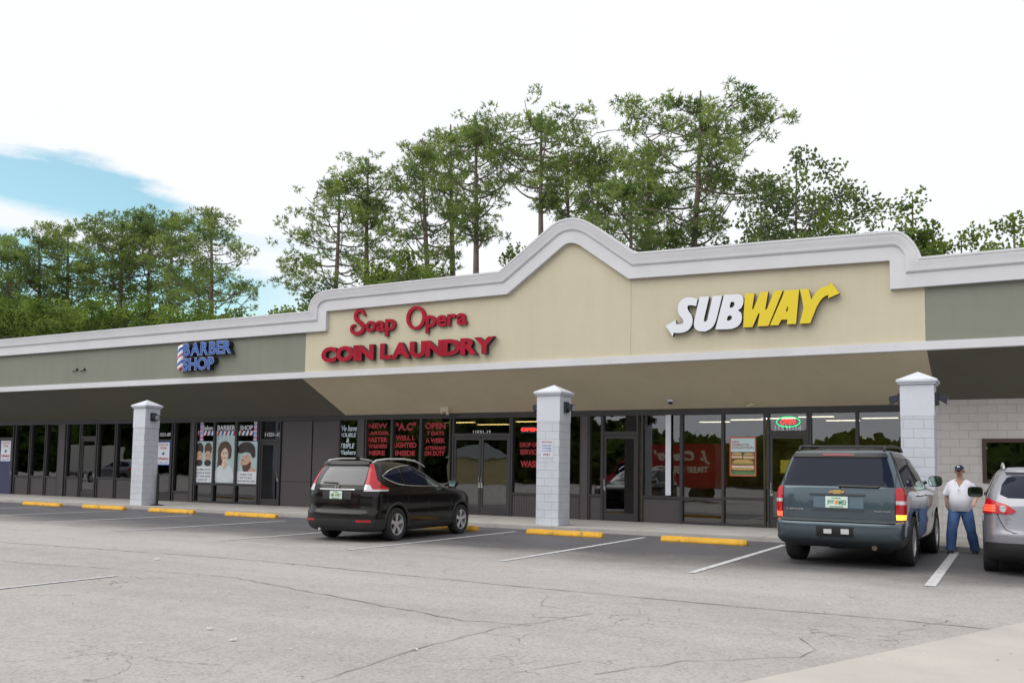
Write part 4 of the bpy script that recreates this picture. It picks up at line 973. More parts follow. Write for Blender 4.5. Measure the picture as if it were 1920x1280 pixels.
# ------------------------------------------------------------------ trees behind the building
def leaf_mat(name, c1, c2, tr=.45):
    m = bpy.data.materials.new(name); m.use_nodes = True; nt = m.node_tree; nt.nodes.clear(); N = nt.nodes; L = nt.links
    o = N.new('ShaderNodeOutputMaterial'); d = N.new('ShaderNodeBsdfDiffuse'); t = N.new('ShaderNodeBsdfTranslucent'); mx = N.new('ShaderNodeMixShader'); mx.inputs[0].default_value = tr
    tc_ = N.new('ShaderNodeTexCoord'); n = N.new('ShaderNodeTexNoise'); n.inputs['Scale'].default_value = .9; n.inputs['Detail'].default_value = 3; L.new(tc_.outputs['Object'], n.inputs['Vector'])
    r = N.new('ShaderNodeValToRGB'); r.color_ramp.elements[0].position = .38; r.color_ramp.elements[0].color = (*c1, 1); r.color_ramp.elements[1].position = .64; r.color_ramp.elements[1].color = (*c2, 1)
    L.new(n.outputs[0], r.inputs[0]); L.new(r.outputs[0], d.inputs[0])
    g = N.new('ShaderNodeMix'); g.data_type = 'RGBA'; g.blend_type = 'MULTIPLY'; g.inputs[0].default_value = 1; L.new(r.outputs[0], g.inputs[6]); g.inputs[7].default_value = (1.15, 1.25, .6, 1); L.new(g.outputs[2], t.inputs[0])
    L.new(d.outputs[0], mx.inputs[1]); L.new(t.outputs[0], mx.inputs[2]); L.new(mx.outputs[0], o.inputs[0]); return m
NEEDLE = leaf_mat('pine_needles', (.105, .16, .075), (.30, .37, .15), .5)
NEEDLE2 = leaf_mat('pine_needles_dull', (.10, .15, .075), (.27, .33, .15))
BROAD = leaf_mat('broad_leaves', (.10, .155, .05), (.29, .37, .12), .5)
WOODS = leaf_mat('woods_leaves', (.04, .07, .02), (.12, .16, .05))
BARK = mat('pine_bark', (.155, .125, .105), .9, var=.35, vscale=3, bump=.5, bscale=9)
BARKG = mat('grey_bark', (.17, .15, .13), .9, var=.3, vscale=3, bump=.5, bscale=9)
def tufts(rs, centres, radii, dens, nl=.26, nw=.05, flat=.55, up=.35, per=7):
    """needle tufts scattered through small clumps: many thin triangles"""
    V = []
    cs = np.repeat(np.array(centres), [max(3, int(dens*r*r)) for r in radii], axis=0); rr = np.repeat(np.array(radii), [max(3, int(dens*r*r)) for r in radii])
    n = len(cs); d = rs.normal(size=(n, 3)); d /= np.linalg.norm(d, axis=1)[:, None]; rad = rs.uniform(.15, 1, n)**.5
    c = cs + d*rad[:, None]*rr[:, None]*np.array([1, 1, flat])
    outd = d*np.array([1, 1, .7])+np.array([0, 0, up])
    c = np.repeat(c, per, axis=0); o = np.repeat(outd, per, axis=0)
    k = len(c); dirv = o*.9 + rs.normal(size=(k, 3))*.75; dirv /= np.linalg.norm(dirv, axis=1)[:, None]
    side = np.cross(dirv, rs.normal(size=(k, 3))); side /= np.linalg.norm(side, axis=1)[:, None]
    L = nl*rs.uniform(.6, 1.25, k)[:, None]; w = nw*rs.uniform(.6, 1.3, k)[:, None]
    a = c - side*w*.5; b = c + side*w*.5; e = c + dirv*L + side*w*.35; f = c+dirv*L - side*w*.35
    return np.stack([a, b, e, f], axis=1).reshape(-1, 3)
def quads_obj(name, V, m, parent):
    n = len(V)//4; me = bpy.data.meshes.new(name); me.vertices.add(len(V)); me.vertices.foreach_set('co', V.astype('f').ravel())
    me.loops.add(n*4); me.loops.foreach_set('vertex_index', np.arange(n*4, dtype='i')); me.polygons.add(n); me.polygons.foreach_set('loop_start', np.arange(0, n*4, 4, dtype='i'))
    me.materials.append(m); me.update(); me.validate(); return link(name, me, parent)
def tree(px, ytop, hw, ybot, D, label, kind='pine', seed=1, lean=0, dens=1.0, shape='round', clumps=None, side=0, r0=None, group=None, name='pine_tree'):
    """px: photo x of the trunk, ytop / ybot: top and underside of the crown, hw: half width in photo px, D: depth along +Y"""
    rs = np.random.RandomState(seed); rg = random.Random(seed)
    top = P(px+lean, ytop, D); bot = P(px, ybot, D); base = Vector((bot.x, D, 0)); mpp = (P(px+50, ytop, D)-P(px-50, ytop, D)).length/100*.95
    R = hw*mpp; H = top.z; zb = max(1.5, bot.z); CH = H-zb
    t = empty(name, base, label, 'tree', group); ox = top.x-base.x
    r0 = r0 or .012*H+.07
    tr = []; bx, by = rg.uniform(-.25, .25), rg.uniform(-.25, .25)
    for i in range(9):
        q = i/8; tr.append((ox*q*q+bx*math.sin(q*5), by*math.sin(q*4), H*q*.97))
    def trunk_at(z):
        q = min(.999, z/(H*.97))*8; i = int(q); a, c = Vector(tr[i]), Vector(tr[i+1]); return a.lerp(c, q-i)
    mb = MB(); mb.tube(tr, [r0*(1-.86*(i/8)**1.1) for i in range(9)], 8)
    cen = []; rad = []; nl = clumps or int((12+CH*2.4)*(1 if kind == 'pine' else 1.8))
    for i in range(nl):
        q = (i+rg.random()*.8)/nl; z = zb+CH*(.02+.93*q); a = i*2.4+rg.uniform(-.6, .6)
        if shape == 'round': e = math.sqrt(max(.05, 1-((q-.52)/.56)**2))
        elif shape == 'umbrella': e = (.25+.75*min(1, q/.55))*math.sqrt(max(.06, 1-(max(0, q-.55)/.5)**2))
        elif shape == 'cone': e = max(.10, (1-q)**.8)
        else: e = .8*math.sqrt(max(.06, 1-(max(0, q-.4)/.64)**2))
        Ln = R*e*rg.uniform(.62, 1.08)*(1+side*math.cos(a))
        s = trunk_at(z*(.94 if kind == 'pine' else .85)); rise = CH*.06+Ln*rg.uniform(-.12, .75)*(1 if kind == 'pine' else 1.3)*(1-.75*q)
        dx, dy = math.cos(a), math.sin(a)
        pts = []; nseg = 5; w = rg.uniform(-.3, .3)
        for j in range(nseg+1):
            u = j/nseg; pts.append((s.x+dx*Ln*u - dy*w*Ln*.3*math.sin(u*3), s.y+dy*Ln*u+dx*w*Ln*.3*math.sin(u*3), s.z+rise*u**1.5-.1*Ln*math.sin(u*math.pi)))
        rb = max(.025, r0*.23*(1-.55*q)); mb.tube(pts, [rb*(1-.8*j/nseg)+.008 for j in range(nseg+1)], 5, cap=False)
        nc = max(3, int(Ln*1.7))
        for j in range(nc):
            u = rg.uniform(.55, 1.05) if j else 1.0; k = min(nseg-1, int(u*nseg)); p = Vector(pts[k]).lerp(Vector(pts[k+1]), min(1, u*nseg-k))
            sp = Ln*.26; q_ = p+Vector((rg.gauss(0, sp), rg.gauss(0, sp), rg.uniform(.0, .38)*min(2, Ln)*.8)); q_.z = min(q_.z, H-rg.uniform(.1, .7)-(.22 if kind == 'pine' else .10)*math.hypot(q_.x-ox, q_.y)); cen.append(tuple(q_)); rad.append(rg.uniform(.30, .74)*(1 if kind == 'pine' else 1.15)*min(1.35, .58+R*.13))
            if rg.random() < .7: mb.tube([p, p.lerp(q_, .5)+Vector((0, 0, .05)), q_], [.03, .022, .012], 4, cap=False)
    for j in range(4): cen.append(tuple(trunk_at(H*.93)+Vector((rg.gauss(0, .3), rg.gauss(0, .3), rg.uniform(-.2, .45))))); rad.append(.6)
    mb.build('trunk', BARK if kind == 'pine' else BARKG, t, smooth=60, recalc=False)
    if kind == 'pine': V = tufts(rs, cen, rad, 84*dens, nl=.19, nw=.036, flat=.5, per=7)
    else: V = tufts(rs, cen, rad, 105*dens, nl=.105, nw=.068, flat=.75, up=.15, per=6)
    quads_obj('crown', V, NEEDLE2 if kind == 'dull' else (NEEDLE if kind == 'pine' else BROAD), t)
    return t
TG = 'pines behind the left end of the building'; TM = 'trees rising behind the stepped parapet'
T = [
 (16, 448, 62, 640, 40, 'pine at the extreme left edge above the olive wall', 'pine', 11, 0, 1.1, 'col', TG),
 (75, 424, 62, 640, 42, 'second pine from the left edge, rounded crown over dark bushes', 'pine', 12, 0, 1.1, 'round', TG),
 (128, 408, 60, 600, 44, 'third pine from the left edge, tall and full', 'pine', 13, 0, 1.1, 'round', TG),
 (228, 390, 76, 560, 44, 'broad crowned pine at the middle of the left group, highest of its wide ones', 'pine', 14, 0, 1.15, 'umbrella', TG),
 (284, 402, 46, 560, 46, 'slim pine just left of the pair above the barber shop sign', 'pine', 15, 0, 1.0, 'round', TG),
 (322, 386, 56, 580, 44, 'pine with thin reddish trunk above the striped pole sign', 'pine', 16, 0, 1.1, 'round', TG),
 (396, 374, 72, 600, 42, 'pointed pine at the right end of the left group, with ragged right side', 'pine', 17, 4, 1.0, 'col', TG),
 (627, 316, 98, 600, 42, 'wide ragged pine rising over the left parapet step', 'pine', 21, 8, .95, 'col', TM),
 (694, 279, 66, 400, 44, 'slender pine with long bare trunk and small high crown', 'pine', 22, 0, 1.0, 'umbrella', TM),
 (801, 240, 84, 520, 44, 'pine with layered clumps down to the parapet above the curly letters', 'pine', 23, 0, 1.0, 'col', TM),
 (850, 214, 62, 400, 47, 'thin straight pine between the two thick pines at centre', 'pine', 24, 0, 1.0, 'umbrella', TM),
 (893, 204, 80, 450, 42, 'thick trunked pine with forking limbs just left of the gable peak', 'pine', 25, 0, 1.0, 'umbrella', TM),
 (1018, 184, 122, 372, 42, 'large umbrella crowned pine directly left of the gable peak', 'pine', 26, 0, 1.05, 'umbrella', TM),
 (1068, 262, 48, 420, 47, 'small pine tucked behind the gable peak', 'pine', 27, 0, 1.0, 'round', TM),
 (1112, 256, 62, 400, 44, 'dark trunked pine just right of the gable peak', 'pine', 28, 6, 1.1, 'umbrella', TM),
 (1188, 318, 94, 500, 39, 'bushy bright green pine right of the gable, low and dense', 'pine', 29, -6, 1.25, 'round', TM),
 (1216, 238, 68, 480, 46, 'narrow sparse pine left of the tallest pine', 'pine', 30, 0, .7, 'col', TM),
 (1303, 147, 158, 470, 41, 'tallest pine, broad layered crown above the SUBWAY letters', 'pine', 31, 0, 1.15, 'umbrella', TM),
]
for px, yt, hw, yb, D, lab, kd, sd, ln, dn, shp, grp in T:
    tree(px, yt, hw, yb, D, lab, kd, sd, ln, dn, shp, group=grp, clumps=(34 if px == 1303 else None))
B = [
 (1490, 262, 118, 455, 41, 'sparse spreading tree with forked stems right of the tallest pine', 41, .7, 'round', 'leafy_tree'),
 (1570, 384, 70, 480, 39, 'low dense tree top just above the right parapet', 42, 1.0, 'round', 'leafy_tree'),
 (1700, 352, 74, 520, 40, 'round leafy tree at the right parapet curve', 43, .85, 'round', 'leafy_tree'),
 (1800, 424, 66, 540, 43, 'lowest leafy tree over the right parapet, between two taller ones', 44, .9, 'round', 'leafy_tree'),
 (1895, 396, 84, 540, 40, 'leafy tree cut by the right edge of the picture', 45, .9, 'round', 'leafy_tree'),
 (1752, 436, 44, 540, 42, 'short leafy tree top just right of the right parapet curve', 58, 1.0, 'round', 'leafy_tree'),
 (1640, 428, 40, 520, 43, 'small leafy tree top peeking over the right end of the high parapet', 59, .9, 'round', 'leafy_tree'),
 (1345, 446, 50, 520, 43, 'low leafy tree top at the foot of the tallest pine', 60, .9, 'round', 'leafy_tree'),
 (1250, 432, 56, 540, 42, 'low leafy tree top left of the tallest pine trunk', 61, 1.0, 'round', 'leafy_tree'),
 (770, 452, 78, 560, 39, 'low green tree behind the parapet above the capital O', 46, 1.0, 'round', 'leafy_tree'),
 (958, 448, 40, 540, 40, 'small pointed tree at the foot of the gable slope', 47, 1.0, 'cone', 'leafy_tree'),
 (585, 540, 44, 630, 40, 'low bush topped tree beside the left parapet step', 48, 1.0, 'round', 'leafy_tree'),
 (30, 545, 74, 700, 37, 'dark low leafy tree under the pines at the left edge', 51, 1.3, 'round', 'leafy_tree'),
 (120, 562, 72, 700, 38, 'low leafy tree, second of the dark row at left', 52, 1.3, 'round', 'leafy_tree'),
 (200, 540, 66, 700, 38, 'low leafy tree under the broad crowned pine', 53, 1.3, 'round', 'leafy_tree'),
 (275, 545, 60, 680, 39, 'low leafy tree left of the thin reddish pine trunk', 54, 1.2, 'round', 'leafy_tree'),
 (375, 560, 62, 680, 38, 'bright low leafy tree behind the barber shop sign wall', 55, 1.2, 'round', 'leafy_tree'),
 (455, 568, 60, 660, 39, 'low leafy tree at the right end of the left tree row', 56, 1.1, 'round', 'leafy_tree'),
 (530, 574, 48, 660, 41, 'faint low tree top left of the parapet step', 57, .9, 'round', 'leafy_tree'),
]
for px, yt, hw, yb, D, lab, sd, dn, shp, nm in B:
    tree(px, yt, hw, yb, D, lab, 'dull' if sd == 41 else 'broad', sd, 0, dn, shp, name=nm, group='leafy trees behind the building', r0=.16)

# ------------------------------------------------------------------ what stands across the car park (seen in the glass)
rs = np.random.RandomState(5); cen = []; rad = []
for k in range(230):
    x = rs.uniform(-150, 60); y = rs.uniform(-62, -42); h = (9+5*math.sin(x*.11)+3*math.sin(x*.37+1)) if x < -46 else 3.2+1.2*math.sin(x*.3)
    for j in range(5): cen.append((x+rs.normal(0, 2), y+rs.normal(0, 2), rs.uniform(1, h))); rad.append(rs.uniform(2.2, 3.6) if x < -46 else rs.uniform(1, 2.2))
V = tufts(rs, cen, rad, 3.2, nl=1.6, nw=1.3, flat=.9, up=.1, per=5)
o = quads_obj('far_woods', V, WOODS, None); tag(o, 'belt of dark trees across the road mirrored in the shop glass', 'woods', kind='stuff')
h = empty('small_house', (-47.4, -30, 0), 'pale yellow house with grey hipped roof mirrored in the double doors', 'house'); h.scale = (.62, .62, .78)
mb = MB(); mb.box(-4, 4, -3, 3, 0, 3.3); mb.build('wall', mat('house_siding', (.55, .46, .24), .8), h)
mb = MB(); mb.add([(-4.6, -3.6, 3.3), (4.6, -3.6, 3.3), (4.6, 3.6, 3.3), (-4.6, 3.6, 3.3), (-1.5, 0, 5.2), (1.5, 0, 5.2)], [(0, 1, 5, 4), (1, 2, 5), (2, 3, 4, 5), (3, 0, 4), (0, 3, 2, 1)]); mb.build('roof', mat('grey_shingle', (.2, .21, .22), .9), h)
mb = MB(); mb.box(1.6, 2.8, 3.0, 3.03, 1.2, 2.5); mb.build('window', CARGLS, h)
t = empty('box_truck', (-15.8, 2.6, 0), 'red box truck with cream tree logo mirrored in the window beside the white post', 'truck')
RT = mat('truck_red', (.42, .015, .02), .3, coat=.5)
mb = MB(); mb.box(-1.9, 2.6, -1.1, 1.1, .75, 2.95); mb.build('box_body', RT, t, bevel=.06)
mb = MB(); mb.prism([(-3.5, .5), (-1.95, .5), (-1.95, 2.1), (-2.6, 2.1), (-3.1, 1.35), (-3.5, 1.25)], -1.0, 1.0); mb.build('cab', RT, t, bevel=.05)
mb = MB(); mb.prism([(-2.95, 1.4), (-2.2, 1.4), (-2.2, 1.95), (-2.65, 1.95)], 1.005, 1.02); mb.build('window', CARGLS, t)
for x in (-2.7, 1.6):
    for sy in (-1, 1): mb = MB(); mb.lathe([(0, -.13), (.4, -.13), (.42, 0), (.4, .13), (0, .13)], 20, axis='y', c=(x, sy*.9, .42)); mb.build('wheel', RUBBER, t, smooth=40)
CRM = mat('cream_vinyl', (.80, .70, .52), .5); mb = MB()
def tri(cx, z0, w, h_):
    pts = []
    for k in range(4): pts += [(cx-w*(1-k*.25), z0+h_*k*.24), (cx-w*(.75-k*.25)*.6, z0+h_*(k*.24+.08))]
    pts += [(cx, z0+h_)]; pts += [(2*cx-x, z) for x, z in pts[:-1][::-1]]; return pts

for cx, z0, w, h_ in ((1.75, 1.75, .22, .75), (2.05, 1.7, .28, .95), (2.3, 1.75, .2, .7)): pass
def putf(txt, x0, x1, z0, z1, off=.02, sh=0): put_text(mb, txt, -x1, -x0, z0, z1, 1.105, 1.115, off, sh)
mb2 = MB()
for cx, z0, w, h_ in ((-1.45, 1.75, .20, .65), (-1.15, 1.7, .26, .9), (-.9, 1.75, .2, .62)): mb2.prism(tri(cx, z0, w, h_), 1.105, 1.115)
v0 = len(mb.v)
putf('J. Crews\'', -.65, 2.35, 1.95, 2.65, .05, .3); putf('TREE SERVICE', -.6, 2.3, 1.5, 1.82, .05)
mb.add([(-.5, 1.11, 1.42), (2.2, 1.11, 1.42), (2.2, 1.11, 1.46), (-.5, 1.11, 1.46)], [(0, 1, 2, 3)])
vs = [(-x, y, z) for x, y, z in mb.v]; mb.v = vs; mb.add(mb2.v, mb2.f)
mb.build('logo', CRM, t)

# ------------------------------------------------------------------ vehicles
def pchip(xs, ys):
    xs = np.array(xs, float); ys = np.array(ys, float); h = np.diff(xs); d = np.diff(ys)/h; m = np.zeros_like(ys)
    for i in range(1, len(xs)-1):
        if d[i-1]*d[i] > 0: w1 = 2*h[i]+h[i-1]; w2 = h[i]+2*h[i-1]; m[i] = (w1+w2)/(w1/d[i-1]+w2/d[i])
    m[0] = d[0]; m[-1] = d[-1]
    def f(x):
        x = min(max(x, xs[0]), xs[-1]); i = min(len(h)-1, max(0, int(np.searchsorted(xs, x))-1)); t = (x-xs[i])/h[i]
        return float((2*t**3-3*t*t+1)*ys[i]+(t**3-2*t*t+t)*h[i]*m[i]+(-2*t**3+3*t*t)*ys[i+1]+(t**3-t*t)*h[i]*m[i+1])
    return f
class Car:
    """body as a stack of plan outlines; local +y is forward, +x the car's right, origin under the rear axle"""
    def __init__(s, table, n=2.7, nf=2.3, Lr=.38, Lf=.75, bow=.03):
        z = [r[0] for r in table]; s.xr = pchip(z, [r[1] for r in table]); s.xf = pchip(z, [r[2] for r in table]); s.w_ = pchip(z, [r[3] for r in table])
        s.n, s.nf, s.Lr0, s.Lf0, s.bow = n, nf, Lr, Lf, bow; s.z0, s.z1 = z[0], z[-1]
    def dims(s, z):
        xr, xf, w = s.xr(z), s.xf(z), s.w_(z); L = xf-xr; Lr = min(s.Lr0, L*.3); Lf = min(s.Lf0, L*.4); return xr, xf, w, Lr, Lf
    def pt(s, q, z):
        sg = -1 if q < 0 else 1; q = abs(q); xr, xf, w, Lr, Lf = s.dims(z)
        if q <= 1: f = q*math.pi/2; l = xr+Lr*(1-max(0, math.cos(f))**(2/s.n)); x = w*max(0, math.sin(f))**(2/s.n)
        elif q <= 2: l = xr+Lr+(q-1)*(xf-Lf-xr-Lr); x = w
        else: f = (3-q)*math.pi/2; l = xf-Lf*(1-max(0, math.cos(f))**(2/s.nf)); x = w*max(0, math.sin(f))**(2/s.nf)
        lm = (xr+xf)/2; x *= 1-s.bow*((l-lm)/((xf-xr)/2))**2
        return Vector((sg*x, l, z))
    def qs(s, x, z):
        xr, xf, w, Lr, Lf = s.dims(z); w *= 1-s.bow; return math.copysign(math.asin(min(1, (abs(x)/w)**(s.n/2)))/(math.pi/2), x)
    def ql(s, l, z, sg=1):
        xr, xf, w, Lr, Lf = s.dims(z)
        if l < xr+Lr: return sg*math.acos(max(0, min(1, 1-(l-xr)/Lr))**(s.n/2))/(math.pi/2)
        if l > xf-Lf: return sg*(3-math.acos(max(0, min(1, 1-(xf-l)/Lf))**(s.nf/2))/(math.pi/2))
        return sg*(1+(l-xr-Lr)/(xf-Lf-xr-Lr))
    def nrm(s, q, z):
        e = .012; a = s.pt(q+e, z)-s.pt(q-e, z); z1 = min(z+e, s.z1); z0 = max(z-e, s.z0); b = s.pt(q, z1)-s.pt(q, z0)
        n = a.cross(b); n = n.normalized() if n.length > 1e-9 else Vector((0, -1, 0))
        c = Vector((0, s.pt(q, z).y*0+ (s.xr(z)+s.xf(z))/2, z)); p = s.pt(q, z)
        return n if n.dot(p-c) > 0 else -n
    def surf(s, q, z, off): return s.pt(q, z)+s.nrm(q, z)*off
    def patch(s, mb, Q, off=.006, mi=0, skirt=.02):
        """Q: rows of (q, z)"""
        rows = [[s.surf(q, z, off) for q, z in r] for r in Q]; mb.grid(rows, mi)
        inn = [[s.surf(q, z, off-skirt) for q, z in r] for r in Q]
        R, C = len(Q), len(Q[0])
        per = [(0, j) for j in range(C)]+[(i, C-1) for i in range(1, R)]+[(R-1, j) for j in range(C-2, -1, -1)]+[(i, 0) for i in range(R-2, 0, -1)]
        n = len(per); mb.add([rows[i][j] for i, j in per]+[inn[i][j] for i, j in per], [(k, (k+1) % n, (k+1) % n+n, k+n) for k in range(n)], mi)
    def rows(s, keys, nc=8, sub_=4):
        """keys: (z, a, b) with a, b = ('x', lateral) or ('l', length, side)"""
        def Q(a, z): return s.qs(a[1], z) if a[0] == 'x' else s.ql(a[1], z, a[2] if len(a) > 2 else 1)
        out = []
        for k in range(len(keys)-1):
            (z0, a0, b0), (z1, a1, b1) = keys[k], keys[k+1]
            for j in range(sub_ + (1 if k == len(keys)-2 else 0)):
                t = j/sub_; z = z0+(z1-z0)*t; lerp = lambda u, v: (u[0], u[1]+(v[1]-u[1])*t)+tuple(u[2:])
                qa, qb = Q(lerp(a0, a1), z), Q(lerp(b0, b1), z); out.append([(qa+(qb-qa)*i/nc, z) for i in range(nc+1)])
        return out
    def side(s, l0, l1, zb, zt, sg=1, nc=14, nr=6, sl0=0, sl1=0):
        """between lengths l0..l1, bottom zb(l), top zt(l); sl: slope of the end dividers (dl per dz)"""
        out = []
        for j in range(nr+1):
            r = []
            for i in range(nc+1):
                l = l0+(l1-l0)*i/nc; z = zb(l)+(zt(l)-zb(l))*j/nr; u = i/nc; l2 = l+(z-zb(l))*(sl0*(1-u)+sl1*u); r.append((s.ql(l2, z, sg), z))
            out.append(r)
        return out
    def body(s, parent, m, arches, nz=64, zs=None, ext=None, mats=None):
        zs = zs or [s.z0+(s.z1-s.z0)*(i/nz) for i in range(nz+1)]
        qv = [i/12 for i in range(12)]+[1+i/16 for i in range(16)]+[2+i/12 for i in range(13)]
        ring = [-q for q in qv[::-1][:-1]]+qv[:]; ring = ring[:-1]
        vs = []; fs = []; k = len(ring)
        for z in zs:
            for q in ring: vs.append(s.pt(q, z))
        for i in range(len(zs)-1):
            for j in range(k): fs.append((i*k+j, i*k+(j+1) % k, (i+1)*k+(j+1) % k, (i+1)*k+j))
        fs.append(tuple(range(k))[::-1]); fs.append(tuple((len(zs)-1)*k+j for j in range(k)))
        mb = MB(); mb.add(vs, fs); o = mb.build('body', m, None)
        for (l, r) in arches:
            c = MB(); c.lathe([(0, -1.2), (r, -1.2), (r, -.58), (0, -.58)], 36, axis='x', c=(0, l, r*.92)); c.lathe([(0, .58), (r, .58), (r, 1.2), (0, 1.2)], 36, axis='x', c=(0, l, r*.92))
            co = c.build('c', RUBBER, None); md = o.modifiers.new('b', 'BOOLEAN'); md.operation = 'DIFFERENCE'; md.solver = 'EXACT'; md.object = co
            dg = bpy.context.evaluated_depsgraph_get(); me = bpy.data.meshes.new_from_object(o.evaluated_get(dg)); o.modifiers.clear(); old = o.data; o.data = me; bpy.data.meshes.remove(old)
            cm = co.data; bpy.data.objects.remove(co); bpy.data.meshes.remove(cm)
        me = o.data; me.name = 'body'; me.polygons.foreach_set('use_smooth', [True]*len(me.polygons)); me.set_sharp_from_angle(angle=RD(32)); o.name = 'body'; o.parent = parent
        # faces inside the arches are black liner
        me.materials.append(BLACKM)
        for p in me.polygons:
            c = p.center
            for (l, r) in arches:
                if abs(c.x) < s.w_(min(.6, c.z if c.z > s.z0 else s.z0))*.985 and (Vector((c.y-l, c.z-r*.92)).length < r*1.01) and abs(c.x) > .5: p.material_index = len(me.materials)-1
            if c.z <= s.z0+.01: p.material_index = len(me.materials)-1
        return o
def wheel(parent, x, l, R, W_, rimR, sg, spokes=5, rimm=None, twin=False):
    mb = MB(); h = W_/2; t = R-.0
    mb.lathe([(rimR, -h*.9), (rimR+.02, -h), (R-.03, -h*.98), (R-.008, -h*.8), (R, -h*.4), (R, h*.4), (R-.008, h*.8), (R-.03, h*.98), (rimR+.02, h), (rimR, h*.9)], 40, axis='x')
    tread = MB()
    w = mb.build('wheel', RUBBER, parent, smooth=40, loc=(x, l, R))
    rm = rimm or ALLOY; mb = MB()
    mb.lathe([(rimR, sg*h*.9), (rimR-.015, sg*h*.86), (rimR-.02, sg*h*.2), (rimR-.02, -sg*h*.8)], 40, axis='x')
    r0, r1 = .05, rimR-.012
    for k in range(spokes):
        for dd in ((-.11, .11) if twin else (0,)):
            a = 2*math.pi*k/spokes+.3+dd*0; a2 = a+dd; wd0, wd1 = (.028, .022) if twin else (.045, .062)
            c0 = Vector((0, math.cos(a), math.sin(a))); c1 = Vector((0, math.cos(a2), math.sin(a2))); t0 = Vector((0, -math.sin(a), math.cos(a))); t1 = Vector((0, -math.sin(a2), math.cos(a2)))
            X0, X1 = sg*h*.55, sg*h*.72; P4 = [c0*r0-t0*wd0, c0*r0+t0*wd0, c1*r1+t1*wd1, c1*r1-t1*wd1]
            xs4 = [X1, X1, X1+sg*.012, X1+sg*.012]
            mb.add([(xx, p.y, p.z) for xx, p in zip(xs4, P4)]+[(X0, p.y, p.z) for p in P4], [(0, 1, 2, 3), (7, 6, 5, 4), (0, 4, 5, 1), (1, 5, 6, 2), (2, 6, 7, 3), (3, 7, 4, 0)])
    mb.lathe([(.075, sg*h*.5), (.07, sg*h*.74), (.03, sg*h*.80), (0, sg*h*.80)], 20, axis='x')
    mb.build('rim', rm, w, smooth=30)
    mb = MB(); mb.lathe([(rimR-.02, sg*h*.25), (0, sg*h*.25)], 24, axis='x'); mb.build('brake_disc', mat('brake_dark', (.06, .06, .06), .5), w)
    return w
def strip_along(c, mb, pts, off, rad, n=6, mi=0):
    """tube along surface points (q, z)"""
    mb.tube([c.surf(q, z, off) for q, z in pts], rad, n, mi)
def plate(parent, c, z, w, h, txt, tilt=0, x=0):
    p = c.pt(c.qs(x+.001, z), z); o = empty('p', (0, 0, 0), None, None)
    bpy.data.objects.remove(o)
    mb = MB(); y = p.y-.03
    PLW = mat('plate_white', (.62, .72, .66), .4); PLG = mat('plate_green', (.02, .22, .12), .5); PLO = mat('plate_orange', (.75, .25, .03), .5)
    mb.box(x-w/2, x+w/2, y, y+.02, z-h/2, z+h/2, 0)
    o = mb.build('licence_plate', [PLW], parent, bevel=.004)
    mb = MB(); put_text(mb, txt[0], x-w*.42, x-w*.10, z-h*.22, z+h*.20, y-.004, y-.001, .02); put_text(mb, txt[1], x+w*.10, x+w*.42, z-h*.22, z+h*.20, y-.004, y-.001, .02)
    put_text(mb, 'SUNSHINE STATE', x-w*.3, x+w*.3, z-h*.44, z-h*.33, y-.004, y-.001, .01); put_text(mb, 'FLORIDA', x-w*.2, x+w*.2, z+h*.30, z+h*.42, y-.004, y-.001, .01)
    mb.build('plate_characters', PLG, o, recalc=False)
    mb = MB(); mb.prism(ell(x, z, w*.075, h*.18, 0), y-.004, y-.001); mb.build('orange_emblem', PLO, o)
    return o
def mirror_part(parent, x, l, z, sg, m, w=.22, h=.16, square=False):
    mb = MB(); mb.tube([(x-sg*.12, l+.02, z-.05), (x-sg*.02, l, z-.02)], .03, 8)
    prof = [(0.0, 0), (.7, .01), (.95, .05), (1, .10), (.8, .16), (.4, .2), (0, .21)]
    rows = []
    for r_, y in prof:
        rr = []
        for k in range(20):
            a = 2*math.pi*k/20; cx, cz = math.cos(a), math.sin(a); e = 2/(4 if square else 2.8)
            rr.append((x+sg*w/2+w/2*r_*math.copysign(abs(cx)**e, cx), l-.05+y, z+h/2*r_*math.copysign(abs(cz)**e, cz)))
        rr.append(rr[0]); rows.append(rr)
    mb.grid(rows); o = mb.build('mirror', m, parent, smooth=50)
    mb = MB(); pts = []
    for k in range(20):
        a = 2*math.pi*k/20; cx, cz = math.cos(a), math.sin(a); e = 2/(4 if square else 2.8); pts.append((x+sg*w/2+w/2*.84*math.copysign(abs(cx)**e, cx), z+h/2*.84*math.copysign(abs(cz)**e, cz)))
    mb.prism(pts, l-.052, l-.045); mb.build('mirror_glass', mat('mirror_silver', (.6, .75, .72), .03, metal=1), o); return o

def paint(name, col, metal=.0, rough=.22):
    return mat(name, col, rough, metal=metal, coat=1)
CLAD = mat('black_cladding', (.018, .018, .019), .55)
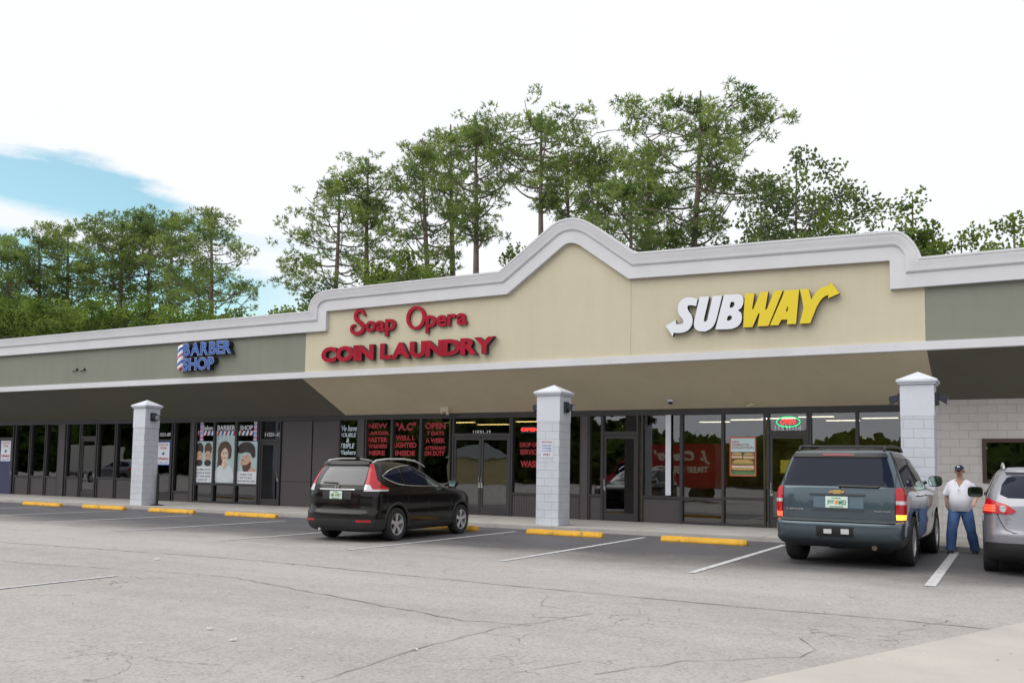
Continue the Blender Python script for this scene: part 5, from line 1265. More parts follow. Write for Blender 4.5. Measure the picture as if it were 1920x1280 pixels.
# ---- compact black SUV
def black_suv():
    t = empty('parked_car', (-12.289, 15.62, 0), 'black compact SUV seen from its rear right corner, in front of the laundry doors', 'car', 'cars parked along the kerb', RD(1.66)); t.scale = (1.014,)*3
    c = Car([(.20, -.72, 3.36, .80), (.26, -.86, 3.50, .875), (.34, -.925, 3.55, .895), (.48, -.955, 3.575, .905), (.58, -.955, 3.57, .908), (.64, -.915, 3.555, .906), (.80, -.90, 3.53, .912), (.92, -.90, 3.45, .912),
             (.98, -.895, 3.30, .908), (1.02, -.89, 3.08, .90), (1.06, -.885, 2.72, .89), (1.10, -.875, 2.36, .875), (1.16, -.855, 2.20, .862), (1.30, -.79, 1.92, .818), (1.42, -.725, 1.66, .775),
             (1.52, -.665, 1.36, .725), (1.575, -.66, 1.12, .685), (1.605, -.55, .92, .64), (1.63, -.35, .68, .55), (1.645, -.05, .40, .38)], n=3.0, nf=2.2, Lr=.40, Lf=.85)
    zs = sorted(set([round(v, 4) for v in list(np.linspace(.20, .98, 26))+list(np.linspace(.98, 1.2, 22))+list(np.linspace(1.2, 1.56, 14))+list(np.linspace(1.56, 1.645, 14))]))
    PB = mat('black_car_paint', (.006, .005, .005), .14, spec=.42)
    c.body(t, PB, [(0, .385), (2.62, .385)], zs=zs)
    for x in (-1, 1):
        for l in (0, 2.62): wheel(t, x*.80, l, .345, .22, .225, x, 5, twin=True)
        # black arch mouldings
        for l in (0, 2.62):
            mb = MB(); rows_ = []
            for k in range(25):
                a = math.pi*(k/24)*1.10-.05*math.pi; r_ = []
                for rr in (.385, .40, .44, .455):
                    ll, z = l+rr*math.cos(a), .354+rr*math.sin(a)
                    z = max(.23, z); r_.append(c.surf(c.ql(ll, z, x), z, .012 if rr in (.40, .44) else -.004))
                rows_.append(r_)
            mb.grid(rows_); mb.build('arch_moulding', CLAD, t, smooth=50)
        mb = MB(); c.patch(mb, c.side(.44, 2.18, lambda l: .22, lambda l: .38, x, nr=3), .012); mb.build('sill_cladding', CLAD, t, smooth=40)
        # side glass
        top = pchip([-.42, -.2, .1, .5, 1.0, 1.35, 1.75, 2.1], [1.335, 1.43, 1.50, 1.545, 1.55, 1.515, 1.375, 1.19]); bot = pchip([-.42, -.2, .15, .6, 1.4, 2.1], [1.325, 1.245, 1.17, 1.145, 1.13, 1.125])
        for a, b, s0, s1, m in ((-.42, .26, 0, -.25, CARGLS), (.36, 1.12, -.25, .02, CARGLS), (1.20, 2.08, .02, 0, CARGLT)):
            mb = MB(); c.patch(mb, c.side(a, b, bot, top, x, sl0=s0, sl1=s1), .007); mb.build('side_window', m, t, smooth=40)
        mb = MB(); L_ = np.linspace(-.43, 2.1, 34); ln = [(c.ql(l, bot(l)-.012, x), bot(l)-.012) for l in L_[::-1]]+[(c.ql(l, top(l)+.012, x), top(l)+.012) for l in L_]
        strip_along(c, mb, ln, .008, .011); mb.build('chrome_strip', CHROME, t, smooth=60)
        mb = MB(); pr_ = [Vector((x*.60, l, z)) for l, z in ((-.52, 1.60), (-.40, 1.655), (0, 1.69), (.6, 1.70), (1.05, 1.665), (1.35, 1.585), (1.45, 1.54))]; mb.tube(pr_, [.012, .02, .022, .022, .022, .02, .012], 8); mb.build('roof_rail', ALLOY, t, smooth=60)
        # tail light: tall red strip beside the glass, widening into a clear base that wraps the corner
        mb = MB(); c.patch(mb, c.rows([(1.16, ('x', x*.63), ('l', -.52, x)), (1.26, ('x', x*.625), ('l', -.60, x)), (1.40, ('x', x*.60), ('l', -.56, x)), (1.50, ('x', x*.575), ('l', -.52, x)), (1.575, ('x', x*.555), ('l', -.50, x))]), .012)
        c.patch(mb, c.rows([(1.065, ('x', x*.78), ('l', -.30, x)), (1.10, ('x', x*.75), ('l', -.32, x)), (1.16, ('x', x*.72), ('l', -.50, x))]), .012)
        lt = mb.build('tail_light', REDL, t, smooth=50)
        mb = MB(); c.patch(mb, c.rows([(1.03, ('x', x*.63), ('l', -.34, x)), (1.065, ('x', x*.63), ('l', -.33, x))]), .012); c.patch(mb, c.rows([(1.065, ('x', x*.63), ('x', x*.775)), (1.16, ('x', x*.63), ('x', x*.715))]), .012); mb.build('clear_lens', CLEARL, lt, smooth=50)
        mb = MB(); c.patch(mb, c.rows([(.415, ('x', x*.52), ('x', x*.80)), (.455, ('x', x*.52), ('x', x*.80))]), .02); mb.build('reflector', REDL, t, smooth=50)
        mirror_part(t, x*.93, 2.0, 1.18, x, PB, .20, .15)
        mb = MB()
        for l, z in ((.52, 1.02), (1.42, 1.0)): mb.tube([c.surf(c.ql(l-.09, z, x), z, .0), c.surf(c.ql(l-.07, z, x), z, .035), c.surf(c.ql(l+.08, z, x), z, .035), c.surf(c.ql(l+.1, z, x), z, 0)], .013, 6)
        mb.build('door_handle', PB, t, smooth=60)
        mb = MB()
        for pts in ([(.33, 1.10), (.36, .9), (.42, .72), (.52, .5), (.56, .38)], [(1.16, 1.10), (1.17, .8), (1.18, .38)], [(2.14, 1.08), (2.16, .8), (2.08, .5), (2.04, .38)]):
            strip_along(c, mb, [(c.ql(l, z, x), z) for l, z in pts], .0, .005, 4)
        mb.build('door_gap', BLACKM, t)
    # rear glass and gate
    mb = MB(); c.patch(mb, c.rows([(1.15, ('x', -.60), ('x', .60)), (1.30, ('x', -.60), ('x', .60)), (1.45, ('x', -.575), ('x', .575)), (1.535, ('x', -.55), ('x', .55))], nc=14), .008); mb.build('rear_window', CARGLR, t, smooth=50)
    mb = MB(); c.patch(mb, c.rows([(1.555, ('x', -.56), ('x', .56)), (1.60, ('x', -.53), ('x', .53))], nc=14), .045, skirt=.08); mb.build('spoiler', PB, t, smooth=40)
    mb = MB(); c.patch(mb, c.rows([(1.045, ('x', -.44), ('x', .44)), (1.068, ('x', -.44), ('x', .44))], nc=12), .022); mb.build('chrome_bar', CHROME, t, smooth=40)
    mb = MB(); c.patch(mb, c.rows([(.86, ('x', -.36), ('x', .36)), (1.04, ('x', -.36), ('x', .36))], nc=12), .004, skirt=.01); mb.build('plate_recess', CLAD, t)
    plate(t, c, .945, .31, .16, ('24K', 'FR7'))
    mb = MB(); y = c.pt(0.01, 1.115).y-.02; 
    for sx in (-1, 1): mb.prism([(sx*.055, 1.155), (sx*.035, 1.155), (sx*.025, 1.118), (sx*.027, 1.08), (sx*.042, 1.08)], y-.008, y)
    mb.box(-.028, .028, y-.008, y, 1.108, 1.124); mb.build('emblem', CHROME, t)
    mb = MB(); c.patch(mb, c.rows([(.22, ('l', -.46, -1), ('l', -.46, 1)), (.30, ('l', -.46, -1), ('l', -.46, 1)), (.40, ('l', -.46, -1), ('l', -.46, 1)), (.47, ('l', -.50, -1), ('l', -.50, 1))], nc=30), .014); mb.build('lower_bumper', CLAD, t, smooth=50)
    mb = MB(); strip_along(c, mb, [(c.qs(x, .655), .655) for x in np.linspace(-.84, .84, 24)], -.002, .008, 5); strip_along(c, mb, [(c.ql(l, z, 1), z) for l, z in ((-.5, .66), (-.42, .72), (-.36, .80), (-.34, 1.02))], -.001, .006, 4); mb.build('tailgate_gap', BLACKM, t)
    mb = MB(); mb.tube([(.05, -.70, 1.165), (.3, -.80, 1.175)], .008, 6); mb.tube([(.0, -.86, 1.16), (.0, -.88, 1.19), (-.38, -.86, 1.20)], .011, 6); mb.build('rear_wiper', BLACKM, t)
    mb = MB(); mb.prism([(-.02, 1.63), (.02, 1.63), (.004, 1.73), (-.004, 1.73)], -.28, -.16); mb.build('antenna', PB, t)
    # windscreen
    mb = MB(); c.patch(mb, [[(q, z) for q in np.linspace(2.15, 3.85, 18)] for z in np.linspace(1.16, 1.52, 8)], .006) if False else None
    mb = MB(); rows_ = []
    for z in np.linspace(1.17, 1.53, 8): rows_.append([c.surf(q if q <= 3 else -(6-q), z, .006) for q in np.linspace(2.12, 3.88, 22)])
    mb.grid(rows_); mb.build('windscreen', CARGLS, t, smooth=60)
    mb = MB(); mb.tube([(-.45, -.86, .24), (-.45, -.70, .26)], .03, 10); mb.build('exhaust', ALLOY, t)
    return t
bsuv = black_suv()
# ---- large teal-grey SUV
def teal_suv():
    t = empty('parked_car', (-2.53, 17.05, 0), 'large teal grey SUV seen from behind with lit brake lamp and roof rails', 'car', 'cars parked along the kerb', RD(-2.6)); t.scale = (1.06,)*3
    c = Car([(.30, -.80, 3.72, .84), (.36, -.98, 3.85, .93), (.44, -1.09, 3.93, .97), (.60, -1.13, 3.97, .985), (.68, -1.13, 3.98, .99), (.725, -1.10, 3.98, .985), (.74, -1.03, 3.98, .985), (.90, -1.035, 3.98, 1.0), (1.05, -1.03, 3.95, 1.003),
             (1.12, -1.025, 3.85, 1.0), (1.17, -1.02, 3.55, .99), (1.21, -1.015, 2.9, .98), (1.25, -1.01, 2.45, .965), (1.30, -.995, 2.30, .945), (1.45, -.955, 2.02, .895), (1.60, -.91, 1.74, .845), (1.72, -.87, 1.48, .80), (1.785, -.845, 1.30, .765),
             (1.825, -.80, 1.12, .74), (1.855, -.62, .95, .65), (1.875, -.30, .6, .45)], n=4.6, nf=2.4, Lr=.30, Lf=.7, bow=.02)
    zs = sorted(set([round(v, 4) for v in list(np.linspace(.30, .70, 12))+list(np.linspace(.70, .76, 8))+list(np.linspace(.76, 1.1, 14))+list(np.linspace(1.1, 1.32, 20))+list(np.linspace(1.32, 1.77, 16))+list(np.linspace(1.77, 1.875, 14))]))
    PT = paint('teal_grey_paint', (.060, .090, .113), .5, .25); PD = mat('dark_trim', (.03, .04, .045), .5)
    c.body(t, PT, [(0, .46), (2.95, .46)], zs=zs)
    for x in (-1, 1):
        for l in (0, 2.95): wheel(t, x*.86, l, .405, .27, .255, x, 6)
        top = lambda l: 1.735-.02*max(0, l-.6)**2 if l < 1.4 else pchip([1.4, 1.8, 2.3], [1.722, 1.52, 1.27])(l); bot = lambda l: 1.27-.01*l
        for a, b, s0, s1, m in ((-.62, .42, -.05, -.12, CARGLS), (.52, 1.22, -.12, 0, CARGLS), (1.32, 2.24, 0, 0, CARGLT)):
            mb = MB(); c.patch(mb, c.side(a, b, bot, top, x, sl0=s0, sl1=s1), .006); mb.build('side_window', m, t, smooth=40)
        lt = MB(); c.patch(lt, c.rows([(1.06, ('x', x*.855), ('l', -.80, x)), (1.16, ('x', x*.852), ('l', -.81, x)), (1.255, ('x', x*.845), ('l', -.83, x))], nc=10), .014)
        lo = lt.build('tail_light', REDL, t, smooth=50)
        mb = MB(); c.patch(mb, c.rows([(1.005, ('x', x*.86), ('l', -.80, x)), (1.06, ('x', x*.855), ('l', -.80, x))], nc=10), .014); mb.build('reversing_lens', CLEARL, lo, smooth=50)
        mb = MB(); c.patch(mb, c.rows([(.85, ('x', x*.86), ('l', -.80, x)), (1.005, ('x', x*.86), ('l', -.80, x))], nc=10), .014); mb.build('red_lens', REDL, lo, smooth=50)
        mb = MB(); c.patch(mb, c.rows([(.77, ('x', x*.865), ('l', -.82, x)), (.85, ('x', x*.86), ('l', -.80, x))], nc=10), .014); mb.build('lit_lens', AMBER if x > 0 else REDLIT, lo, smooth=50)
        mb = MB(); mb.tube([(x*.66, l, z) for l, z in ((-.72, 1.84), (-.60, 1.905), (0, 1.93), (.9, 1.92), (1.15, 1.86))], [.014, .022, .022, .022, .014], 8); mb.build('roof_rail', BLACKM, t, smooth=60)
        mirror_part(t, x*.95, 2.05, 1.36, x, BLACKM, .24, .20)
        mb = MB()
        for l in (.62, 1.50): mb.tube([c.surf(c.ql(l-.1, 1.12, x), 1.12, .0), c.surf(c.ql(l-.08, 1.12, x), 1.12, .04), c.surf(c.ql(l+.09, 1.12, x), 1.12, .04), c.surf(c.ql(l+.11, 1.12, x), 1.12, 0)], .017, 6)
        mb.build('door_handle', CHROME, t, smooth=60)
        mb = MB()
        for pts in ([(.47, 1.24), (.5, .9), (.56, .62), (.58, .45)], [(1.27, 1.24), (1.27, .45)], [(2.33, 1.2), (2.34, .8), (2.3, .45)]): strip_along(c, mb, [(c.ql(l, z, x), z) for l, z in pts], .0, .005, 4)
        mb.build('door_gap', BLACKM, t)
    for l in (-.45, .55): mb = MB(); mb.tube([(-.68, l, 1.915), (.68, l, 1.915)], .016, 8); mb.build('roof_crossbar', BLACKM, t)
    mb = MB(); c.patch(mb, c.rows([(1.27, ('x', -.84), ('x', .84)), (1.45, ('x', -.80), ('x', .80)), (1.62, ('x', -.745), ('x', .745)), (1.725, ('x', -.71), ('x', .71))], nc=18), .008); mb.build('rear_window', CARGLS, t, smooth=50)
    mb = MB(); c.patch(mb, c.rows([(1.725, ('x', -.72), ('x', .72)), (1.785, ('x', -.69), ('x', .69))], nc=18), .03, skirt=.05); sp = mb.build('spoiler', BLACKM, t, smooth=40)
    mb = MB(); c.patch(mb, c.rows([(1.742, ('x', -.24), ('x', .24)), (1.772, ('x', -.24), ('x', .24))], nc=8), .04); mb.build('high_brake_light', mat('dull_red_lens', (.22, .03, .04), .3), sp)
    # bumper step pad, dark lower valance, hitch opening
    mb = MB(); c.patch(mb, c.rows([(.31, ('l', -.60, -1), ('l', -.60, 1)), (.40, ('l', -.55, -1), ('l', -.55, 1)), (.47, ('l', -.52, -1), ('l', -.52, 1))], nc=36), .012); mb.build('lower_bumper', PD, t, smooth=50)
    mb = MB(); c.patch(mb, c.rows([(.49, ('x', -.30), ('x', .26)), (.64, ('x', -.30), ('x', .26))], nc=10), .012); hb = mb.build('hitch_opening', BLACKM, t)
    mb = MB(); y = c.pt(.01, .56).y-.02; mb.box(-.18, -.06, y-.015, y, .53, .60); mb.box(.08, .20, y-.015, y, .53, .61); mb.build('hitch_cover', ALLOY, hb)
    mb = MB(); c.patch(mb, c.rows([(.705, ('x', -.86), ('x', .86)), (.745, ('x', -.86), ('x', .86))], nc=30), .03, skirt=.06); mb.build('bumper_step', PD, t, smooth=30)
    mb = MB(); c.patch(mb, c.rows([(.93, ('x', -.36), ('x', .40)), (1.125, ('x', -.36), ('x', .40))], nc=10), .004, skirt=.01); mb.build('plate_recess', mat('teal_recess', (.10, .15, .19), .5, metal=.3), t)
    mb = MB(); c.patch(mb, c.rows([(1.125, ('x', -.42), ('x', .42)), (1.15, ('x', -.42), ('x', .42))], nc=12), .028, skirt=.04); mb.build('gate_handle', PD, t, smooth=40)
    mb = MB(); c.patch(mb, c.rows([(.885, ('x', -.38), ('x', .40)), (.905, ('x', -.38), ('x', .40))], nc=12), .016); mb.build('gate_trim', PD, t)
    plate(t, c, 1.02, .34, .18, ('JNY', 'ME3'))
    mb = MB(); y = c.pt(.01, 1.18).y-.012; GOLD = mat('gold_emblem', (.65, .42, .14), .3, metal=.7)
    mb.prism([(-.125, 1.165), (-.055, 1.165), (-.055, 1.152), (.055, 1.152), (.055, 1.165), (.105, 1.165), (.125, 1.20), (.065, 1.20), (.065, 1.213), (-.045, 1.213), (-.045, 1.20), (-.105, 1.20)], y-.012, y); mb.build('emblem', GOLD, t)
    mb = MB(); y = c.pt(.01, .86).y; 
    put_text(mb, 'TAHOE', -.80, -.52, .885, .91, y-.008, y+.02, .01); put_text(mb, 'FLEX FUEL', .56, .80, .885, .905, y-.008, y+.02, .01); mb.build('badge', CHROME, t, recalc=False)
    mb = MB(); y = c.pt(.01, 1.28).y; mb.tube([(.05, y-.015, 1.245), (.03, y-.045, 1.275), (.62, y-.03, 1.265)], .014, 6); mb.tube([(.03, y-.04, 1.285), (.64, y-.02, 1.28)], .008, 5); mb.build('rear_wiper', BLACKM, t)
    mb = MB()
    for x in (-1, 1): strip_along(c, mb, [(c.qs(x*.852, z), z) for z in np.linspace(.76, 1.72, 12)], .0, .006, 4)
    mb.build('tailgate_gap', BLACKM, t)
    mb = MB(); mb.tube([(.55, -1.02, .33), (.5, -.8, .36), (.45, -.5, .4)], .04, 12); mb.tube([(-.5, -.6, .38), (.5, -.6, .38)], .05, 8); mb.build('exhaust', mat('rusty_steel', (.18, .14, .11), .5, metal=.6), t)
    mb = MB(); rows_ = []
    for z in np.linspace(1.31, 1.72, 8): rows_.append([c.surf(q if q <= 3 else -(6-q), z, .006) for q in np.linspace(2.1, 3.9, 22)])
    mb.grid(rows_); mb.build('windscreen', CARGLS, t, smooth=60)
    return t
tsuv = teal_suv()
# ---- silver crossover cut by the right edge
def silver_suv():
    t = empty('parked_car', (.50, 17.05, 0), 'silver crossover cut off by the right edge of the picture, brake lamp lit', 'car', 'cars parked along the kerb', RD(1.5)); t.scale = (1.04,)*3
    c = Car([(.22, -.70, 3.40, .80), (.30, -.86, 3.55, .88), (.45, -.93, 3.60, .90), (.60, -.94, 3.62, .905), (.70, -.92, 3.62, .905), (.85, -.90, 3.55, .908), (.95, -.89, 3.40, .905), (1.0, -.885, 3.1, .90), (1.05, -.88, 2.7, .885), (1.10, -.865, 2.35, .872),
             (1.2, -.82, 2.15, .85), (1.35, -.72, 1.85, .80), (1.48, -.60, 1.5, .74), (1.57, -.52, 1.2, .69), (1.61, -.42, .95, .64), (1.64, -.2, .6, .5), (1.65, .05, .4, .3)], n=2.8, nf=2.2, Lr=.45, Lf=.85)
    zs = sorted(set([round(v, 4) for v in list(np.linspace(.22, .98, 26))+list(np.linspace(.98, 1.2, 22))+list(np.linspace(1.2, 1.56, 14))+list(np.linspace(1.56, 1.65, 14))]))
    PS = paint('silver_paint', (.25, .25, .285), .5, .3)
    c.body(t, PS, [(0, .385), (2.69, .385)], zs=zs)
    for x in (-1, 1):
        for l in (0, 2.69): wheel(t, x*.80, l, .345, .22, .225, x, 5)
        top = pchip([-.30, 0, .5, 1.0, 1.35, 1.75, 2.1], [1.40, 1.49, 1.545, 1.55, 1.51, 1.37, 1.19]); bot = pchip([-.30, 0, .6, 1.4, 2.1], [1.27, 1.2, 1.16, 1.14, 1.12])
        for a, b in ((-.30, .28), (.36, 1.12), (1.2, 2.08)): mb = MB(); c.patch(mb, c.side(a, b, bot, top, x), .007); mb.build('side_window', CARGLS, t, smooth=40)
        mb = MB(); c.patch(mb, c.rows([(.93, ('x', x*.52), ('l', -.42, x)), (.98, ('x', x*.46), ('l', -.34, x)), (1.06, ('x', x*.56), ('l', -.28, x)), (1.12, ('x', x*.74), ('l', -.32, x)), (1.15, ('x', x*.80), ('l', -.46, x))], nc=12), .018); lo = mb.build('tail_light', REDL, t, smooth=50)
        mb = MB()
        for z in (.965, 1.0, 1.035): c.patch(mb, c.rows([(z, ('x', x*.72), ('l', -.58, x)), (z+.02, ('x', x*.72), ('l', -.58, x))], nc=8), .024)
        mb.build('lit_lens', REDLIT, lo, smooth=50)
        p = c.surf(c.qs(x*.62, 1.0), 1.0, .02); mb = MB(); mb.lathe([(0, -.012), (.045, -.01), (.055, .01)], 18, axis='y', c=tuple(p)); mb.build('reversing_lens', CLEARL, lo, smooth=60)
        mb = MB(); mb.tube([(x*.60, l, z) for l, z in ((-.42, 1.60), (-.32, 1.65), (.4, 1.70), (1.0, 1.67), (1.2, 1.60))], [.012, .02, .02, .02, .012], 8); mb.build('roof_rail', ALLOY, t, smooth=60)
        mirror_part(t, x*.89, 1.95, 1.21, x, BLACKM, .25, .19, True)
        mb = MB(); rows_ = []
        for l in (0, 2.69):
            mb = MB(); rows_ = []
            for k in range(25):
                a = math.pi*(k/24)*1.10-.05*math.pi; rows_.append([c.surf(c.ql(l+rr*math.cos(a), max(.25, .354+rr*math.sin(a)), x), max(.25, .354+rr*math.sin(a)), .012 if rr in (.40, .43) else -.004) for rr in (.385, .40, .43, .44)])
            mb.grid(rows_); mb.build('arch_moulding', CLAD, t, smooth=50)
    mb = MB(); c.patch(mb, c.rows([(1.17, ('x', -.56), ('x', .56)), (1.22, ('x', -.66), ('x', .66)), (1.36, ('x', -.63), ('x', .63)), (1.47, ('x', -.56), ('x', .56)), (1.50, ('x', -.48), ('x', .48))], nc=16), .008); mb.build('rear_window', CARGLS, t, smooth=50)
    mb = MB(); c.patch(mb, c.rows([(1.53, ('x', -.57), ('x', .57)), (1.585, ('x', -.53), ('x', .53))], nc=14), .05, skirt=.09); mb.build('spoiler', PS, t, smooth=40)
    mb = MB(); c.patch(mb, c.rows([(.23, ('l', -.44, -1), ('l', -.44, 1)), (.34, ('l', -.44, -1), ('l', -.44, 1)), (.46, ('l', -.48, -1), ('l', -.48, 1)), (.50, ('x', -.7), ('x', .7))], nc=30), .014); mb.build('lower_bumper', CLAD, t, smooth=50)
    mb = MB(); strip_along(c, mb, [(c.qs(x, z), z) for x, z in ((-.71, .94), (-.66, .80), (-.60, .70), (-.50, .655), (0, .645), (.50, .655), (.60, .70), (.66, .80), (.71, .94))], -.001, .008, 5)
    mb.build('tailgate_gap', BLACKM, t)
    plate(t, c, .82, .31, .16, ('M4R', 'K92'))
    mb = MB(); y = c.pt(.35, .86).y-.012; put_text(mb, 'ROGUE', -.60, -.42, .855, .88, y, y+.05, .01); put_text(mb, 'AWD', -.60, -.46, .80, .82, y, y+.05, .01); put_text(mb, 'SL', -.56, -.48, .75, .77, y, y+.05, .01); mb.build('badge', CHROME, t, recalc=False)
    mb = MB(); mb.tube([(0, -.85, 1.17), (0, -.88, 1.21), (.42, -.84, 1.22)], .011, 6); mb.build('rear_wiper', BLACKM, t)
    mb = MB(); rows_ = []
    for z in np.linspace(1.17, 1.53, 8): rows_.append([c.surf(q if q <= 3 else -(6-q), z, .006) for q in np.linspace(2.12, 3.88, 22)])
    mb.grid(rows_); mb.build('windscreen', CARGLS, t, smooth=60)
    return t
ssuv = silver_suv()
o2 = copy_tree([o for o in COL.objects if o.name == 'box_truck'][0]); o2.location = (-68, -1, 0); o2['label'] = 'white box truck mirrored in the dark panes left of the leftmost pillar'; WTR = mat('truck_white', (.62, .6, .56), .4)
for ch in [x for x in COL.objects if x.parent == o2]:
    if ch.data.materials[0] == RT: ch.data = ch.data.copy(); ch.data.materials[0] = WTR
    if ch.name.startswith('logo'): bpy.data.objects.remove(ch)
o3 = copy_tree(o2); o3.location = (-84, 1, 0); o3['label'] = 'second white box truck farther left, mirrored in the leftmost panes'
# cars parked behind and left of the photographer, seen only in the glass
for src, x, y, rz, lab in ((ssuv, -37, -1.5, 1.5, 'silver crossover parked across the lane, mirrored in the laundry glass'), (ssuv, -58, 3, 1.4, 'silver crossover farther back, mirrored in the barber glass'), (tsuv, -77, 5, 3.1, 'teal SUV mirrored in the leftmost dark panes')):
    c = copy_tree(src); c.location = (x, y, 0); c.rotation_euler.z = rz; c['label'] = lab; c['group'] = 'cars mirrored in the glass'

# ------------------------------------------------------------------ the man between the two SUVs
def skin_body(name, verts, edges, radii, m, parent, sub_=2, root=0):
    me = bpy.data.meshes.new(name); me.from_pydata(verts, edges, []); o = bpy.data.objects.new(name, me); COL.objects.link(o)
    md = o.modifiers.new('s', 'SKIN'); md.use_smooth_shade = True
    for i, r in enumerate(radii): me.skin_vertices[0].data[i].radius = r if hasattr(r, '__len__') else (r, r)
    me.skin_vertices[0].data[root].use_root = True
    sd_ = o.modifiers.new('d', 'SUBSURF'); sd_.levels = sub_; sd_.render_levels = sub_
    dg = bpy.context.evaluated_depsgraph_get(); m2 = bpy.data.meshes.new_from_object(o.evaluated_get(dg)); bpy.data.objects.remove(o); bpy.data.meshes.remove(me)
    m2.materials.clear(); m2.materials.append(m); m2.polygons.foreach_set('material_index', [0]*len(m2.polygons)); m2.polygons.foreach_set('use_smooth', [True]*len(m2.polygons)); return link(name, m2, parent)
def person():
    px = G(1803, 1033).x; py = 20.35
    t = empty('person', (X_(1802, 1000, py), py, 0), 'man in navy cap, white V-neck T-shirt and blue jeans, walking between two SUVs', 'person', rz=RD(-6)); t.scale = (1.0, 1.0, .985)
    SK = mat('skin', (.44, .26, .195), .55, var=.08, vscale=8); TS = mat('white_tshirt', (.66, .67, .74), .85, var=.05, vscale=6, bump=.6, bscale=9); JN = mat('blue_jeans', (.075, .15, .36), .85, var=.35, vscale=7, bump=.7, bscale=12); CP = mat('navy_cap', (.018, .015, .035), .8)
    # faces the camera (-y); his right side is at -x in the picture
    hips = (0, 0, .93)
    V = [hips, (0, .01, 1.12), (0, .02, 1.30), (0, .02, 1.44), (0, -.012, 1.52), (0, -.05, 1.615), (0, -.058, 1.69), (0, -.05, 1.745),
         (-.11, .02, 1.42), (-.185, .03, 1.385), (-.265, .06, 1.15), (-.250, .03, .95), (-.215, .02, .87),
         (.11, .02, 1.42), (.185, .03, 1.385), (.29, .05, 1.16), (.275, -.17, 1.04), (.27, -.235, 1.02),
         (-.10, 0, .88), (-.135, -.16, .50), (-.175, -.10, .10), (.11, 0, .88), (.170, .02, .50), (.220, .22, .10)]
    E_ = [(0, 1), (1, 2), (2, 3), (3, 4), (4, 5), (5, 6), (6, 7), (3, 8), (8, 9), (9, 10), (10, 11), (11, 12), (3, 13), (13, 14), (14, 15), (15, 16), (16, 17), (0, 18), (18, 19), (19, 20), (0, 21), (21, 22), (22, 23)]
    Rr = [(.15, .12), (.155, .13), (.155, .12), (.11, .09), .050, (.068, .080), (.083, .100), (.058, .072), .055, .052, .042, .032, .030, .055, .052, .042, .032, .030, .085, .062, .045, .085, .062, .045]
    skin_body('body', V, E_, Rr, SK, t)
    def hand(w, d, sg, curl):
        w = Vector(w); d = Vector(d).normalized(); up = Vector((0, 0, 1)); s = d.cross(up).normalized() if abs(d.z) < .9 else Vector((0, 1, 0)); nrm_ = s.cross(d)
        vs = [tuple(w-d*.02), tuple(w+d*.03), tuple(w+d*.075)]; es = [(0, 1), (1, 2)]; rs_ = [.026, (.036, .020), (.038, .018)]
        for k, ln in enumerate((.070, .078, .072, .056)):
            b = w+d*.08+s*(.030-.020*k); i = len(vs); cv = -nrm_*curl
            vs += [tuple(b), tuple(b+d*ln*.4+cv*ln*.18), tuple(b+d*ln*.65+cv*ln*.6), tuple(b+d*ln*.6+cv*ln*1.0)]; es += [(2, i), (i, i+1), (i+1, i+2), (i+2, i+3)]; rs_ += [.0105, .0095, .009, .008]
        i = len(vs); b = w+d*.03+s*sg*.034; vs += [tuple(b), tuple(b+s*sg*.028+d*.02-nrm_*.01), tuple(b+s*sg*.035+d*.05-nrm_*.03)]; es += [(1, i), (i, i+1), (i+1, i+2)]; rs_ += [.013, .011, .009]
        return skin_body('hand', vs, es, rs_, SK, t, 1)
    hand((-.215, .02, .87), (.22, .0, -1), 1, .8); hand((.27, -.235, 1.02), (.05, -.9, .05), -1, 1.0)
    # T-shirt: torso shell with sleeves, hem below the belt
    def loft(secs, m, name, close=True, n=28, e=2.3):
        mb = MB(); rows_ = []
        for (cx, cy, z, rx, ry) in secs:
            r_ = []
            for k in range(n+1):
                a = 2*math.pi*k/n; ca, sa = math.cos(a), math.sin(a); x_ = cx+rx*math.copysign(abs(ca)**(2/e), ca); dz = (max(0, 1-abs(x_)/.095)*min(.17, max(0, (z-1.33)*.95)) if name == 'tshirt' and sa < 0 else 0); fo = .006*math.sin(7*a+z*31)+.004*math.sin(13*a-z*47) if name in ('tshirt', 'j') else 0; r_.append((x_+fo, cy+ry*math.copysign(abs(sa)**(2/e), sa)+fo, z-dz))
            rows_.append(r_)
        mb.grid(rows_); return mb
    mb = loft([(0, .0, .86, .200, .158), (0, -.005, .90, .205, .170), (0, -.025, 1.0, .205, .185), (0, -.025, 1.12, .205, .178), (0, -.005, 1.24, .212, .160), (0, .01, 1.34, .225, .142), (0, .02, 1.40, .225, .128), (0, .02, 1.445, .205, .115), (0, .02, 1.475, .165, .10), (0, .01, 1.50, .115, .088), (0, .005, 1.515, .078, .078)], TS, 'tshirt')
    def sleeve(mb, a, c, r0, r1, k=7):
        a, c = Vector(a), Vector(c); pts = [a.lerp(c, i/k) for i in range(k+1)]; mb.tube(pts, [r0+(r1-r0)*i/k for i in range(k+1)], 16)
    sleeve(mb, (-.165, .02, 1.405), (-.262, .055, 1.19), .078, .080); sleeve(mb, (.165, .02, 1.405), (.295, .05, 1.19), .078, .082)
    sh = mb.build('tshirt', TS, t, smooth=70)
    # V neck opening: skin coloured wedge lying on the chest, slightly proud
    mb = MB(); mb.tube([(-.05, -.115, 1.44), (0, -.178, 1.37), (0, -.20, 1.30)], .006, 5); mb.tube([(0, -.20, 1.30), (0, -.203, 1.26)], .012, 6); mb.build('pendant', CHROME, t)
    mb = MB()
